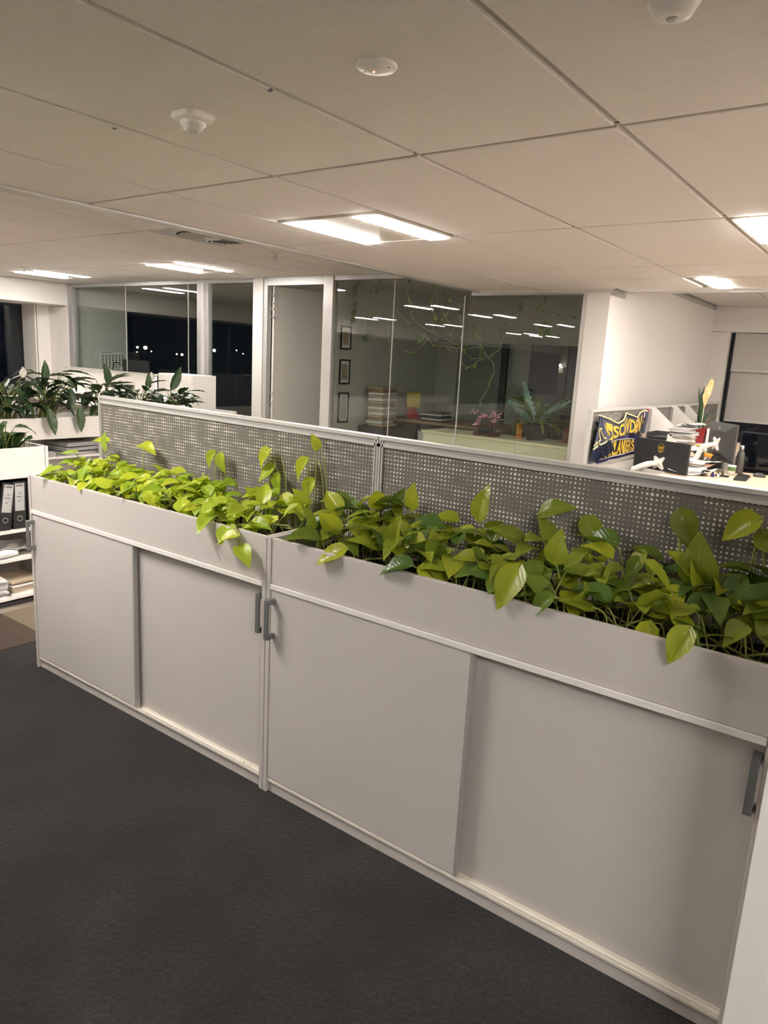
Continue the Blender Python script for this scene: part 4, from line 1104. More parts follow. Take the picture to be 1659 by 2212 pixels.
# hanging vines inside the glass
VINES = {
'R1': [(-1.907,5.75,2.309),(-1.97,5.75,2.237),(-2.021,5.75,2.154),(-2.079,5.75,2.069),(-2.139,5.75,2.005),(-2.195,5.75,1.939),(-2.25,5.75,1.874),(-2.337,5.75,1.855),(-2.44,5.75,1.87),(-2.56,5.75,1.912),(-2.606,5.75,1.989),(-2.624,5.75,2.187),(-2.63,5.75,2.48)],
'R2': [(-1.831,5.8,2.314),(-1.792,5.8,2.22),(-1.758,5.8,2.116),(-1.734,5.8,1.991),(-1.725,5.8,1.908)],
'R3': [(-1.773,5.7,2.303),(-1.703,5.7,2.231),(-1.637,5.7,2.149),(-1.551,5.7,2.078),(-1.46,5.7,2.048),(-1.308,5.7,2.054)],
'R4': [(-1.86,5.78,2.31),(-1.80,5.78,2.10),(-1.78,5.78,1.98),(-1.77,5.78,1.90)],
'R5': [(-2.198,5.65,1.868),(-2.358,5.65,1.854),(-2.482,5.65,1.808),(-2.605,5.65,1.739),(-2.682,5.65,1.709),(-2.764,5.65,1.729),(-2.904,5.65,1.787),(-3.089,5.65,1.851),(-3.221,5.65,1.917),(-3.355,5.65,1.991),(-3.406,5.65,2.088),(-3.435,5.65,2.295),(-3.44,5.65,2.48)],
'R6': [(-2.141,5.7,1.905),(-2.209,5.7,1.709),(-2.337,5.7,1.606),(-2.438,5.7,1.591),(-2.541,5.7,1.576),(-2.624,5.7,1.617),(-2.708,5.7,1.671),(-2.795,5.7,1.736)],
'R7': [(-2.51,5.6,1.87),(-2.454,5.6,1.817),(-2.381,5.6,1.715),(-2.351,5.6,1.656),(-2.294,5.6,1.593),(-2.226,5.6,1.531),(-2.212,5.6,1.444),(-2.235,5.6,1.356),(-2.253,5.6,1.277),(-2.283,5.6,1.198),(-2.342,5.6,1.138),(-2.354,5.6,1.059)],
'R8': [(-2.394,5.6,1.71),(-2.395,5.6,1.589),(-2.464,5.6,1.498),(-2.527,5.6,1.475),(-2.595,5.6,1.498),(-2.631,5.6,1.535)],
'L1': [(-2.648,5.6,2.292),(-2.664,5.6,2.173),(-2.698,5.6,2.086),(-2.676,5.6,1.988),(-2.65,5.6,1.868),(-2.655,5.6,1.735)],
'L2': [(-2.904,5.7,2.317),(-2.874,5.7,2.205),(-2.867,5.7,2.15),(-2.928,5.7,2.038),(-3.009,5.7,2.015)],
'L3': [(-3.135,5.75,2.325),(-3.064,5.75,2.143),(-3.001,5.75,2.041),(-2.913,5.75,1.974),(-2.854,5.75,1.918),(-2.901,5.75,1.827),(-2.829,5.75,1.783)],
'L4': [(-3.084,5.65,2.314),(-3.11,5.65,2.123),(-3.058,5.65,1.988),(-3.06,5.65,1.84)],
'L5': [(-3.035,5.8,2.329),(-3.071,5.8,2.182),(-3.051,5.8,2.022),(-3.019,5.8,1.885),(-2.918,5.8,1.829),(-2.852,5.8,1.785)],
'L7': [(-3.268,5.6,1.856),(-3.166,5.6,1.824),(-3.092,5.6,1.774),(-3.017,5.6,1.708),(-2.865,5.6,1.695),(-2.703,5.6,1.678),(-2.545,5.6,1.677),(-2.393,5.6,1.699)],
'L8': [(-3.091,5.6,1.762),(-3.171,5.6,1.697),(-3.251,5.6,1.625),(-3.307,5.6,1.606),(-3.403,5.6,1.62),(-3.44,5.6,1.63)],
'M1': [(-3.568,5.7,2.48),(-3.494,5.7,2.276),(-3.436,5.7,2.096),(-3.381,5.7,1.97)],
'M2': [(-3.881,5.65,2.48),(-3.827,5.65,2.219),(-3.771,5.65,2.091),(-3.734,5.65,1.888),(-3.689,5.65,1.648)],
'M3': [(-4.275,5.7,2.48),(-4.278,5.7,2.378),(-4.283,5.7,2.246),(-4.289,5.7,1.998)],
'M4': [(-4.284,5.75,2.44),(-4.079,5.75,2.343),(-3.902,5.75,2.229),(-3.68,5.75,2.118),(-3.532,5.75,1.99),(-3.392,5.75,1.955),(-3.23,5.75,1.894)],
'M5': [(-3.922,5.8,2.48),(-4.024,5.8,2.422),(-4.115,5.8,2.292),(-4.147,5.8,2.007),(-4.209,5.8,1.774)]}
VL = [heart_leaf('leaf', 'vineleaf', 0.2, 0.4, wid=0.42, nu=4, nv=6)]
def smooth_pts(P, r, n=4):
    out = []
    for i in range(len(P)-1):
        p0, p1, p2, p3 = [Vector(P[max(0, min(len(P)-1, i+k))]) for k in (-1, 0, 1, 2)]
        for j in range(n):
            s_ = j/n
            q = 0.5*((2*p1)+(p2-p0)*s_+(2*p0-5*p1+4*p2-p3)*s_*s_+(3*p1-p0-3*p2+p3)*s_**3)
            out.append(q+Vector((r.gauss(0, 0.004), r.gauss(0, 0.02), r.gauss(0, 0.004))))
    return out+[Vector(P[-1])]
r = random.Random(13)
for pre, lb in (('R', 'creeper trailing from the ceiling above the bonsai and fern'), ('L', 'tangled creeper hanging behind the middle glass joint'), ('M', 'sparse creeper hanging beside the framed certificates')):
    ks = [k for k in VINES if k[0] == pre]
    t = thing('hanging_vine', VINES[ks[0]][0][:2]+(2.486,), lb, 'vine', 'creepers inside the glass office')
    for k in ks:
        P = VINES[k]
        if P[0][2] > 2.27 and P[0][2] < 2.4: P = [(P[0][0], P[0][1], 2.484)]+P
        pts = smooth_pts(P, r)
        build(MB().tube(pts, 0.0052 if k in ('R1', 'R2', 'R3') else 0.0042, 5), 'strand', 'vine_stem', t, smooth=True)
        for q in pts[2::5]:
            if r.random() < (0.8 if pre == 'M' else 0.55):
                a = r.uniform(-pi, pi)
                leaf_obj(VL[0], t, q, aim((cos(a)*0.6, sin(a)*0.3, -0.7), (0.2, -1, 0.2)), r.uniform(0.03, 0.06))
    for (q, s_) in ((((-3.10, 5.64, 2.22), 0.12), ((-3.06, 5.64, 2.05), 0.11), ((-3.15, 5.6, 1.84), 0.12), ((-3.20, 5.6, 1.76), 0.09)) if pre == 'L' else
                    (((-1.72, 5.78, 1.97), 0.12), ((-1.70, 5.78, 1.91), 0.12), ((-1.76, 5.78, 1.92), 0.10), ((-2.02, 5.74, 2.17), 0.12), ((-2.63, 5.6, 1.54), 0.08)) if pre == 'R' else
                    (((-4.28, 5.69, 2.40), 0.15), ((-4.28, 5.69, 2.20), 0.13), ((-4.29, 5.69, 2.10), 0.13), ((-4.29, 5.69, 2.0), 0.12), ((-4.05, 5.79, 2.36), 0.12), ((-4.20, 5.79, 1.80), 0.12), ((-4.16, 5.79, 1.84), 0.12))):
        leaf_obj(VL[0], t, q, aim((r.gauss(0, 0.4), -0.2, -0.8), (0.1, -1, 0.2)), s_*0.75)
# desk, papers, yellow box
t = thing('desk', (-3.35, 6.9, 0), 'dark desk covered with papers inside the plant-filled office', 'desk')
build(B(-4.33, -2.5, 6.45, 7.35, 0.70, 0.73), 'top', 'cardboard', t)
for x in (-4.28, -2.55): build(B(x-0.02, x+0.02, 6.5, 7.3, 0.0, 0.70), 'leg_panel', 'darkgrey', t)
t = thing('low_cabinet', (-4.12, 6.16, 0), 'low dark cabinet under the tall paper stack', 'cabinet')
build(B(-4.34, -3.92, 5.92, 6.42, 0.0, 0.64), 'body', 'darkgrey', t, bevel=0.003)
build(B(-4.33, -3.93, 5.905, 5.919, 0.03, 0.62), 'door', 'darkgrey', t)
bundle('document_stack', (-4.14, 6.16, 0.641), 0.24, 0.32, 0.52, 0.05, 'paper_tan', 'tall leaning stack of brownish documents behind the glass', 'papers', None, 14, 71, ['paper_tan', 'paper', 'cardboard', 'paper_tan', 'paper'])
bundle('document_stack', (-3.62, 6.72, 0.731), 0.30, 0.30, 0.12, 0.1, 'paper', 'pile of dark folders with white papers beside the yellow box', 'papers', None, 6, 72, ['black', 'paper', 'darkgrey', 'black', 'paper'])
t = thing('yellow_box', (-4.02, 6.72, 0.731), 'plain yellow cube box on a red base in the glass office', 'box', rotz=radians(38))
build(B(-0.095, 0.095, -0.095, 0.095, 0.155, 0.355), 'cube', 'yellow', t, bevel=0.006)
build(MB().lathe([(0.075, 0.0), (0.085, 0.06), (0.04, 0.155)], (0, 0, 0.0005), 18), 'base', 'red', t)
t = thing('waste_bin', (-3.35, 6.15, 0), 'pale waste bin standing behind the sideboard', 'bin')
build(MB().lathe([(0.12, 0.001), (0.15, 0.60), (0.155, 0.66), (0.14, 0.655)], (-3.35, 6.15, 0), 20), 'body', 'paper_grey', t, smooth=True)
build(MB().tube([(-3.35+0.152*cos(2*pi*k/20), 6.15+0.152*sin(2*pi*k/20), 0.655) for k in range(21)], 0.006, 6, cap=False), 'rim', 'black', t)
t = thing('lamp_reflection', (-2.36, 7.79, 1.50), 'small warm glow standing for a table lamp reflected in the glass', 'lamp')  # stands in for a table lamp's reflection, modelled inside the room
build(B(-2.39, -2.33, 7.785, 7.80, 1.46, 1.54), 'plate', 'steel', t)
build(MB().lathe([(0.010, 0.0), (0.018, 0.02), (0.012, 0.035)], (-2.36, 7.76, 1.54), 14), 'reflected_glow', 'city2', t, smooth=True)

# ================================================================== DESK AREA ON THE RIGHT
# ---- screen along the side wall, built along local X then turned
WX, WY0, WY1 = -0.64, 4.46, 9.30
t = thing('partition_screen', (WX, WY0, 0), 'grey dotted desk screen along the white side wall, hung with a scarf', 'screen', 'dotted partition screens', rotz=pi/2)
LN = WY1-WY0
nb = [0.0, 1.62, 3.24, LN]
for a, b in zip(nb[:-1], nb[1:]):
    build(B(a+0.02, b-0.02, -0.008, 0.008, 0.70, 1.155), 'panel', 'dots', t)
    build(B(a+0.02, b-0.02, -0.006, 0.006, 0.10, 0.67), 'lower_panel', 'lam_edge', t)
build(B(0, LN, -0.018, 0.018, 1.155, 1.180), 'top_cap', 'alu_white', t)
build(B(0, LN, -0.016, 0.016, 0.67, 0.70), 'mid_rail', 'alu_white', t)
for x in nb:
    xx = min(max(x, 0.019), LN-0.019)
    build(B(xx-0.018, xx+0.018, -0.017, 0.017, 0.0, 1.178), 'post', 'alu_white', t)

# ---- desks
t = thing('desk', (0.75, 4.60, 0), 'pale wood desk with clutter seen over the right dotted screen', 'desk')
build(B(0.05, 2.10, 4.08, 5.08, 0.705, 0.73), 'top', 'wood_desk', t, bevel=0.002)
build(B(0.05, 2.10, 4.072, 4.08, 0.703, 0.732), 'edge_band', 'lam_edge', t)
for x in (0.12, 2.0): build(B(x-0.02, x+0.02, 4.15, 5.0, 0.0, 0.705), 'leg_panel', 'lam_edge', t)
t = thing('desk', (-0.22, 6.6, 0), 'desk wing running along the side wall under the paper stacks', 'desk')
build(B(-0.46, 0.16, 5.40, 8.2, 0.705, 0.73), 'top', 'wood_desk', t, bevel=0.002)
for y in (5.5, 8.1): build(B(-0.42, 0.10, y-0.02, y+0.02, 0.0, 0.705), 'leg_panel', 'lam_edge', t)
t = thing('sideboard', (1.0, 5.42, 0), 'low dark sideboard behind the desk carrying the large black monitor', 'sideboard')
build(B(0.30, 1.9, 5.14, 5.62, 0.0, 0.60), 'body', 'darkgrey', t, bevel=0.003)
build(B(0.29, 1.91, 5.13, 5.63, 0.60, 0.62), 'top', 'black', t)
# desktop shelf that lifts the paper stack
t = thing('desktop_shelf', (-0.22, 5.82, 0.73), 'white desktop shelf lifting the paper stack and red pot', 'shelf')
build(B(-0.45, 0.13, 5.45, 6.25, 0.848, 0.866), 'top', 'lam_edge', t)
for x in (-0.44, 0.12): build(B(x-0.009, x+0.009, 5.45, 6.25, 0.731, 0.848), 'side', 'lam_edge', t)

# ---- monitors
def vesa_star(t, z, y0, s_=0.062):
    P = []
    for k in range(8):
        a = pi/4*k+pi/8*0
        rr_ = s_ if k % 2 else s_*0.50
        P.append((rr_*cos(a), rr_*sin(a)))
    Q = []
    for k in range(8):                      # blunt tips
        a = pi/4*k
        if k % 2:
            Q += [(s_*cos(a-0.12), s_*sin(a-0.12)), (s_*cos(a+0.12), s_*sin(a+0.12))]
        else: Q.append((s_*0.46*cos(a), s_*0.46*sin(a)))
    return build(MB().prism(Q, (0, y0, z), (1, 0, 0), (0, 0, 1), (0, -1, 0), 0.012), 'mount_plate', 'lam_edge', t)
m1 = monitor((0.0, 4.45, 0.731), radians(-24), 0.53, 0.246, 0.126, 'black monitor seen from behind on a white arm, in front of the scarf', 'black', arm=False)
pl_ = vesa_star(m1, 0.066, -0.013, 0.068)
for (x, z) in ((-0.040, 0.106), (0.040, 0.106), (-0.040, 0.026), (0.040, 0.026)):
    build(MB().box(x-0.004, x+0.004, -0.028, -0.025, z-0.004, z+0.004), 'screw', 'steel', pl_)
build(MB().tube([(0, -0.025, 0.066), (0, -0.075, 0.066)], 0.022, 14), 'swivel', 'lam_edge', m1)
build(MB().tube([(0.0, -0.07, 0.066), (-0.05, -0.09, 0.050), (-0.11, -0.10, 0.022), (-0.17, -0.11, -0.01)], [0.022, 0.026, 0.026, 0.024], 10), 'arm', 'lam_edge', m1)
build(MB().tube([(-0.17, -0.11, 0.0), (-0.17, -0.11, -0.72)], 0.02, 10), 'pole', 'lam_edge', m1)
build(B(-0.30, -0.04, -0.22, 0.0, -0.731, -0.72), 'pole_base', 'lam_edge', m1)
em = MB()
E_ = [(0.030*cos(2*pi*k/24), 0.038*sin(2*pi*k/24)) for k in range(25)]
em.tube([(a-0.0, -0.0128, 0.186+b) for a, b in E_], 0.0008, 4, cap=False)
for k in range(5): em.obox((-0.020+k*0.010, -0.0128, 0.191), (0.3, 0, 1), (0, 1, 0), (1, 0, -0.3), 0.011, 0.0008, 0.0018)
em.obox((0, -0.0128, 0.165), (0, 0, 1), (0, 1, 0), (1, 0, 0), 0.014, 0.0008, 0.0018)
em.obox((-0.014, -0.0128, 0.165), (-0.5, 0, 1), (0, 1, 0), (1, 0, 0.5), 0.010, 0.0008, 0.0014)
em.obox((0.014, -0.0128, 0.165), (0.5, 0, 1), (0, 1, 0), (1, 0, -0.5), 0.010, 0.0008, 0.0014)
build(em, 'emblem', 'gold_knit', m1)

m2 = thing('monitor', (0.335, 4.98, 0.731), 'dark grey monitor turned edge-on with a slanted logo on its back', 'monitor', rotz=radians(-52))
W_, Hh, zc = 0.46, 0.32, 0.245
cas = MB()
bk = [(-W_/2, -0.004), (W_/2, -0.004), (W_/2, 0.012), (-W_/2, 0.012)]
cas.box(-W_/2, W_/2, -0.006, 0.012, zc-Hh/2, zc+Hh/2)
build(cas, 'casing', 'darkgrey', m2, bevel=0.002)
q = MB()
o_ = [(-W_/2+0.004, zc-Hh/2+0.004), (W_/2-0.004, zc-Hh/2+0.004), (W_/2-0.004, zc+Hh/2-0.004), (-W_/2+0.004, zc+Hh/2-0.004)]
i_ = [(-0.10, zc-0.09), (0.10, zc-0.09), (0.10, zc+0.09), (-0.10, zc+0.09)]
q.add([(a, -0.006, b) for a, b in o_]+[(a, -0.040, b) for a, b in i_], [(0,1,5,4),(1,2,6,5),(2,3,7,6),(3,0,4,7),(4,5,6,7)])
build(q, 'rear_bulge', 'darkgrey', m2)
build(B(-W_/2+0.008, W_/2-0.008, 0.012, 0.0135, zc-Hh/2+0.012, zc+Hh/2-0.008), 'display', 'screen_black', m2)
pl2 = vesa_star(m2, zc-0.02, -0.040, 0.07)
build(MB().tube([(0, -0.05, zc-0.02), (0, -0.10, zc-0.03), (-0.06, -0.13, zc-0.06), (-0.14, -0.15, 0.04), (-0.14, -0.15, 0.0)], [0.016, 0.02, 0.024, 0.024, 0.03], 10), 'arm', 'lam_edge', m2)
lg = MB()
for k in (0, 1): lg.obox((-0.012+k*0.018, -0.0325, zc+0.115-0.012*k), (0.25, 0.0, 1), (0, 1, 0), (1, 0, -0.25), 0.016, 0.001, 0.0022)
build(lg, 'logo', 'paper_grey', m2)
for k, x in enumerate((-0.05, 0.0, 0.05)):
    build(MB().tube(bez((x, -0.03, zc-0.10), (x, -0.10, 0.05), (x-0.05, -0.12, 0.004), 6), 0.004, 5), 'cable', 'black', m2)
t = thing('monitor', (0.93, 5.26, 0.62), 'large glossy black monitor with its screen facing the camera', 'monitor', local=True)
build(B(-0.50, 0.55, 0.0, 0.03, 0.012, 0.44), 'casing', 'black', t, bevel=0.003)
build(B(-0.49, 0.54, -0.002, 0.0, 0.022, 0.43), 'display', 'screen_black', t)
build(B(-0.15, 0.20, -0.06, 0.16, 0.0, 0.012), 'stand_base', 'black', t)

# ---- things on the desk
t = thing('water_bottle', (0.500, 4.97, 0.731), 'grey metal water bottle with a steel cap standing by the black monitor', 'bottle')
build(MB().lathe([(0.030, 0.0), (0.034, 0.006), (0.034, 0.140), (0.028, 0.170), (0.018, 0.190), (0.016, 0.200)], (0.500, 4.97, 0.731), 24), 'body', 'bottle', t, smooth=True)
build(MB().lathe([(0.019, 0.198), (0.0195, 0.202), (0.0185, 0.228), (0.016, 0.232)], (0.500, 4.97, 0.731), 20), 'cap', 'steel', t, smooth=True)
t = thing('drinking_glass', (0.480, 4.79, 0.731), 'small tumbler with a green print beside the water bottle', 'cup')
build(MB().lathe([(0.027, 0.0), (0.032, 0.080), (0.030, 0.080), (0.025, 0.006)], (0.480, 4.79, 0.731), 24), 'cup', 'paper', t, smooth=True)
build(MB().lathe([(0.0303, 0.034), (0.0322, 0.068)], (0.480, 4.79, 0.731), 24, cap=False), 'print_band', 'greencup', t, smooth=True)
t = thing('notebook', (0.590, 4.645, 0.731), 'closed black notebook lying on the pale desk', 'notebook')
build(MB().prism([(0.560, 4.46), (0.648, 4.48), (0.622, 4.80), (0.528, 4.83)], (0, 0, 0.7315), (1,0,0), (0,1,0), (0,0,1), 0.003), 'back_cover', 'black', t)
build(MB().prism([(0.563, 4.465), (0.644, 4.484), (0.619, 4.796), (0.532, 4.824)], (0, 0, 0.7345), (1,0,0), (0,1,0), (0,0,1), 0.008), 'pages', 'darkgrey', t)
build(MB().prism([(0.560, 4.46), (0.648, 4.48), (0.622, 4.80), (0.528, 4.83)], (0, 0, 0.7425), (1,0,0), (0,1,0), (0,0,1), 0.003), 'front_cover', 'black', t)
t = thing('computer_mouse', (0.675, 4.88, 0.731), 'dark computer mouse on the desk at the right edge', 'mouse')
build(MB().lathe([(0.030, 0.0), (0.036, 0.006), (0.034, 0.018), (0.024, 0.028), (0.008, 0.033)], (0.675, 4.88, 0.731), 20, 1.35, 0.85), 'shell', 'darkgrey', t, smooth=True)
build(B(0.684, 0.689, 4.872, 4.888, 0.757, 0.766), 'wheel', 'steel', t)
t = thing('phone_stand', (0.42, 4.68, 0.731), 'bent black stand among the papers on the desk', 'stand')
build(MB().tube([(0.34, 4.95, 0.85), (0.40, 4.80, 0.83), (0.43, 4.70, 0.78), (0.45, 4.62, 0.738)], [0.012, 0.008, 0.006, 0.006], 8), 'arm', 'black', t)
build(B(0.40, 0.50, 4.58, 4.64, 0.731, 0.742), 'foot', 'black', t, bevel=0.003)
build(B(0.29, 0.37, 4.90, 4.98, 0.731, 0.86), 'body', 'black', t, bevel=0.006)
# paper heaps
heap = (((0.20, 4.50, 0.731), 0.30, 0.22, 0.4, 0.012, 'paper', 'tilted white sheet lying nearest the black monitor back'),
        ((0.30, 4.62, 0.734), 0.26, 0.20, -0.5, 0.020, 'paper_grey', 'rumpled grey sheet in the middle of the desk'),
        ((0.17, 4.78, 0.755), 0.30, 0.21, 0.9, 0.016, 'cardboard', 'folded brown cardboard sheet on the desk papers'),
        ((0.22, 4.95, 0.785), 0.30, 0.21, 0.2, 0.014, 'paper', 'white sheet with curled edge under the orange screwdriver'),
        ((0.16, 5.15, 0.800), 0.30, 0.22, -0.2, 0.020, 'paper_tan', 'tan envelope on the desk papers'),
        ((0.25, 5.28, 0.840), 0.24, 0.19, 0.5, 0.010, 'paper', 'bright white sheet beside the grey monitor'))
for k, (c, sx, sy, rz, amp, mt, lb) in enumerate(heap):
    sheet('paper_sheet', c, sx, sy, rz, amp, 80+k, mt, lb, 'paper', 'loose papers on the right desk', curl=0.02)
bundle('document_pile', (0.20, 4.62, 0.731), 0.24, 0.30, 0.035, 0.3, 'paper', 'low pile of documents beside the black monitor back', 'papers', 'loose papers on the right desk', 4, 91, ['paper', 'paper_tan', 'paper_grey'])
bundle('document_pile', (0.17, 4.94, 0.731), 0.20, 0.26, 0.06, -0.1, 'paper', 'pile of papers under the paper roll', 'papers', 'loose papers on the right desk', 6, 92, ['paper', 'paper_grey', 'paper'])
small = MB()
for k, (x, y, w, mt) in enumerate(((0.36, 4.52, 0.03, 'plastic_white'), (0.40, 4.50, 0.022, 'flag_blue'), (0.33, 4.48, 0.024, 'black'), (0.44, 4.50, 0.020, 'paper_grey'))):
    t = thing('ink_bottle', (x, y, 0.731), ('small white bottle', 'small blue bottle', 'small black bottle', 'small grey bottle')[k]+' among the clutter at the desk edge', 'bottle', 'small bottles on the right desk')
    build(MB().lathe([(w*0.5, 0), (w*0.55, 0.004), (w*0.55, 0.026), (w*0.3, 0.032)], (x, y, 0.731), 14), 'body', mt, t, smooth=True)
    build(MB().lathe([(w*0.32, 0.032), (w*0.32, 0.042)], (x, y, 0.731), 12), 'cap', 'black', t)
t = thing('screwdriver', (0.24, 5.0, 0.84), 'orange and black screwdriver lying on the papers', 'screwdriver')
a0, a1 = Vector((0.12, 5.02, 0.862)), Vector((0.30, 4.98, 0.842))
pt = lambda s_: a0.lerp(a1, s_)
build(MB().tube([pt(-0.35), pt(0.0)], 0.006, 8), 'blade', 'black', t)
build(MB().tube([pt(0.0), pt(0.15), pt(0.5)], [0.014, 0.017, 0.015], 10), 'grip', 'black', t, smooth=True)
build(MB().tube([pt(0.5), pt(0.8), pt(1.0)], [0.017, 0.020, 0.012], 10), 'handle_end', 'orange', t, smooth=True)
t = thing('paper_roll', (0.03, 5.33, 0.81), 'roll of cream paper with handwriting lying on the pile', 'paper roll')
build(MB().tube([(-0.10, 5.28, 0.842), (0.075, 5.36, 0.842)], 0.034, 18), 'roll', 'cream', t, smooth=False)
wr = MB()
for k in range(6): wr.obox((-0.075+k*0.018, 5.258+k*0.009, 0.852), (0.5, 0.2, (-1)**k*0.6), (0, 1, 0), (0.2, 0, 1), 0.010, 0.002, 0.0022)
build(wr, 'handwriting', 'black_dots', t)
# tall stack on the desktop shelf
stk = random.Random(44)
z = 0.867
for k in range(13):
    h = stk.uniform(0.009, 0.018)
    mt = stk.choice(['paper', 'paper', 'paper_grey', 'paper', 'paper_tan'])
    bundle('document', (-0.135+stk.gauss(0, 0.010), 5.62+stk.gauss(0, 0.012), z), 0.19, 0.26, h, stk.gauss(0.1, 0.10), mt, 'document in the tall paper stack on the desktop shelf', 'document', 'documents in the tall stack', 2, 200+k)
    z += h
for k in range(3):
    sheet('paper_sheet', (-0.10+0.02*k, 5.62, z+0.002+0.012*k), 0.17, 0.22, 0.2*k+0.1, 0.004, 120+k, 'paper_grey' if k == 2 else 'paper', ('loose sheet on top of the tall paper stack', 'curled loose sheet near the top of the tall stack', 'topmost loose grey sheet of the tall stack')[k], 'paper', 'loose sheets on the tall stack', curl=0.012)
t = thing('letter_tray', (-0.38, 5.60, 0.867), 'black wire letter tray beside the tall paper stack', 'tray')
build(B(-0.43, -0.25, 5.46, 5.78, 0.867, 0.872), 'floor', 'black', t)
for z_ in (0.895, 0.922, 0.950):
    build(MB().tube([(-0.25, 5.46, z_), (-0.43, 5.46, z_), (-0.43, 5.78, z_), (-0.25, 5.78, z_)], 0.004, 6), 'wire', 'black', t)
build(MB().box(-0.435, -0.425, 5.46, 5.78, 0.872, 0.96).box(-0.43, -0.25, 5.775, 5.785, 0.872, 0.96), 'wall', 'darkgrey', t)
bundle('document_pile', (-0.33, 5.62, 0.873), 0.15, 0.28, 0.05, 0.02, 'paper_grey', 'dark papers lying in the black letter tray', 'papers', None, 4, 95, ['darkgrey', 'paper_grey', 'black'])
# triangular dividers on the wall screen
for k, (y, lb) in enumerate(((6.10, 'white triangular divider beside the photo collage'), (6.90, 'middle white triangular divider on the wall screen'), (7.42, 'white triangular divider nearest the red pot'))):
    t = thing('shelf_divider', (-0.62, y, 0.92), lb, 'divider', 'triangular dividers')
    build(MB().prism([(-0.62, 1.172), (-0.62, 0.905), (-0.30-0.02*k, 0.955), (-0.565, 1.172)], (0, y, 0), (1,0,0), (0,0,1), (0,1,0), 0.006), 'plate', 'lam_edge', t)
    build(B(-0.625, -0.595, y-0.004, y+0.012, 0.905, 1.15), 'clip', 'alu', t)
    bundle('paper_pad', (-0.34, y+0.22, 0.731), 0.20, 0.24, 0.12, 0.05, 'paper', ('pile of papers behind the first divider', 'pile of papers behind the middle divider', 'pile of papers behind the last divider')[k], 'papers', None, 4, 300+k, ['paper', 'paper_grey', 'greencup'])
t = thing('shelf_divider', (-0.17, 5.42, 0.731), 'small white triangular divider leaning against the tall paper stack', 'divider', 'triangular dividers')
build(MB().prism([(-0.23, 0.965), (-0.235, 0.731), (-0.08, 0.731), (-0.10, 0.87)], (0, 5.42, 0), (1,0,0), (0,0,1), (0,1,0), 0.005), 'plate', 'lam_edge', t)
build(B(-0.235, -0.08, 5.405, 5.44, 0.731, 0.736), 'foot', 'lam_edge', t)
# collage of photos
t = thing('photo_collage', (-0.63, 6.0, 0.92), 'strip of colourful photos pinned beside the scarf', 'photos')
for k, (mt, dy, dz) in enumerate((('paper_grey', 0, 0), ('red', 0.02, 0.035), ('gold_knit', -0.01, 0.07), ('black', 0.03, 0.105), ('pink', 0.0, 0.14), ('paper', 0.02, 0.175), ('flag_blue', 0.08, 0.02), ('paper_tan', 0.09, 0.08), ('paper', 0.09, 0.14), ('red', 0.10, 0.185))):
    build(B(-0.632, -0.628+0.0006*k, 5.95+dy, 6.03+dy, 0.925+dz, 0.965+dz), 'photo', mt, t)
# red pot with leaves and a cut-out figure
t = thing('potted_plant', (-0.085, 5.98, 0.867), 'red square pot with tall dark strap leaves', 'plant')
pot = MB()
pot.add([(-0.145,5.92,0.867),(-0.025,5.92,0.867),(-0.025,6.04,0.867),(-0.145,6.04,0.867),(-0.16,5.905,1.015),(-0.01,5.905,1.015),(-0.01,6.055,1.015),(-0.16,6.055,1.015),
         (-0.15,5.915,1.015),(-0.02,5.915,1.015),(-0.02,6.045,1.015),(-0.15,6.045,1.015),(-0.15,5.915,0.99),(-0.02,5.915,0.99),(-0.02,6.045,0.99),(-0.15,6.045,0.99)],
        [(0,3,2,1),(0,1,5,4),(1,2,6,5),(2,3,7,6),(3,0,4,7),(4,5,9,8),(5,6,10,9),(6,7,11,10),(7,4,8,11),(8,9,13,12),(9,10,14,13),(10,11,15,14),(11,8,12,15)])
build(pot, 'pot', 'redpot', t)
build(B(-0.149, -0.021, 5.916, 6.044, 0.97, 0.991), 'soil', 'soil', t)
def strap(P, W):
    b = MB(); v = []; f = []
    for (p, w) in zip(P, W):
        p = Vector(p); v += [p+Vector((-w, 0, 0)), p+Vector((0, 0.006, 0)), p+Vector((w, 0, 0)), p+Vector((0, -0.006, 0))]
    for i in range(len(P)-1):
        for k in range(4): f.append((i*4+k, i*4+(k+1) % 4, (i+1)*4+(k+1) % 4, (i+1)*4+k))
    f += [(3,2,1,0), tuple(len(P)*4-4+k for k in range(4))]
    return b.add(v, f)
for P, W in (([(-0.085,5.98,0.99),(-0.10,5.98,1.12),(-0.098,5.98,1.22),(-0.118,5.98,1.30),(-0.14,5.98,1.40)], [0.020,0.020,0.017,0.014,0.002]),
             ([(-0.085,5.975,0.99),(-0.085,5.975,1.14),(-0.088,5.975,1.26),(-0.10,5.975,1.34),(-0.088,5.975,1.42)], [0.018,0.017,0.015,0.012,0.002]),
             ([(-0.07,5.98,0.99),(-0.065,5.98,1.06),(-0.03,5.98,1.15),(0.02,5.98,1.185)], [0.018,0.018,0.012,0.002]),
             ([(-0.10,5.97,0.99),(-0.12,5.97,1.05),(-0.125,5.97,1.09)], [0.010,0.008,0.002])):
    build(strap(P, W), 'leaf', 'snake', t, smooth=True)
t = thing('cut_out_figure', (-0.065, 5.96, 0.99), 'tan cut-out figure on a stick in the red pot', 'figure')
prof = [(-0.010,1.21),(0.006,1.24),(0.020,1.30),(0.040,1.34),(0.045,1.40),(0.052,1.45),(0.040,1.485),(0.022,1.49),(0.010,1.475),(0.004,1.44),(-0.016,1.41),(-0.018,1.385),(-0.024,1.36),(-0.036,1.33),(-0.030,1.29),(-0.018,1.25)]
build(MB().prism(prof, (-0.055, 5.955, 0), (1,0,0), (0,0,1), (0,1,0), 0.006), 'figure', 'tan', t)
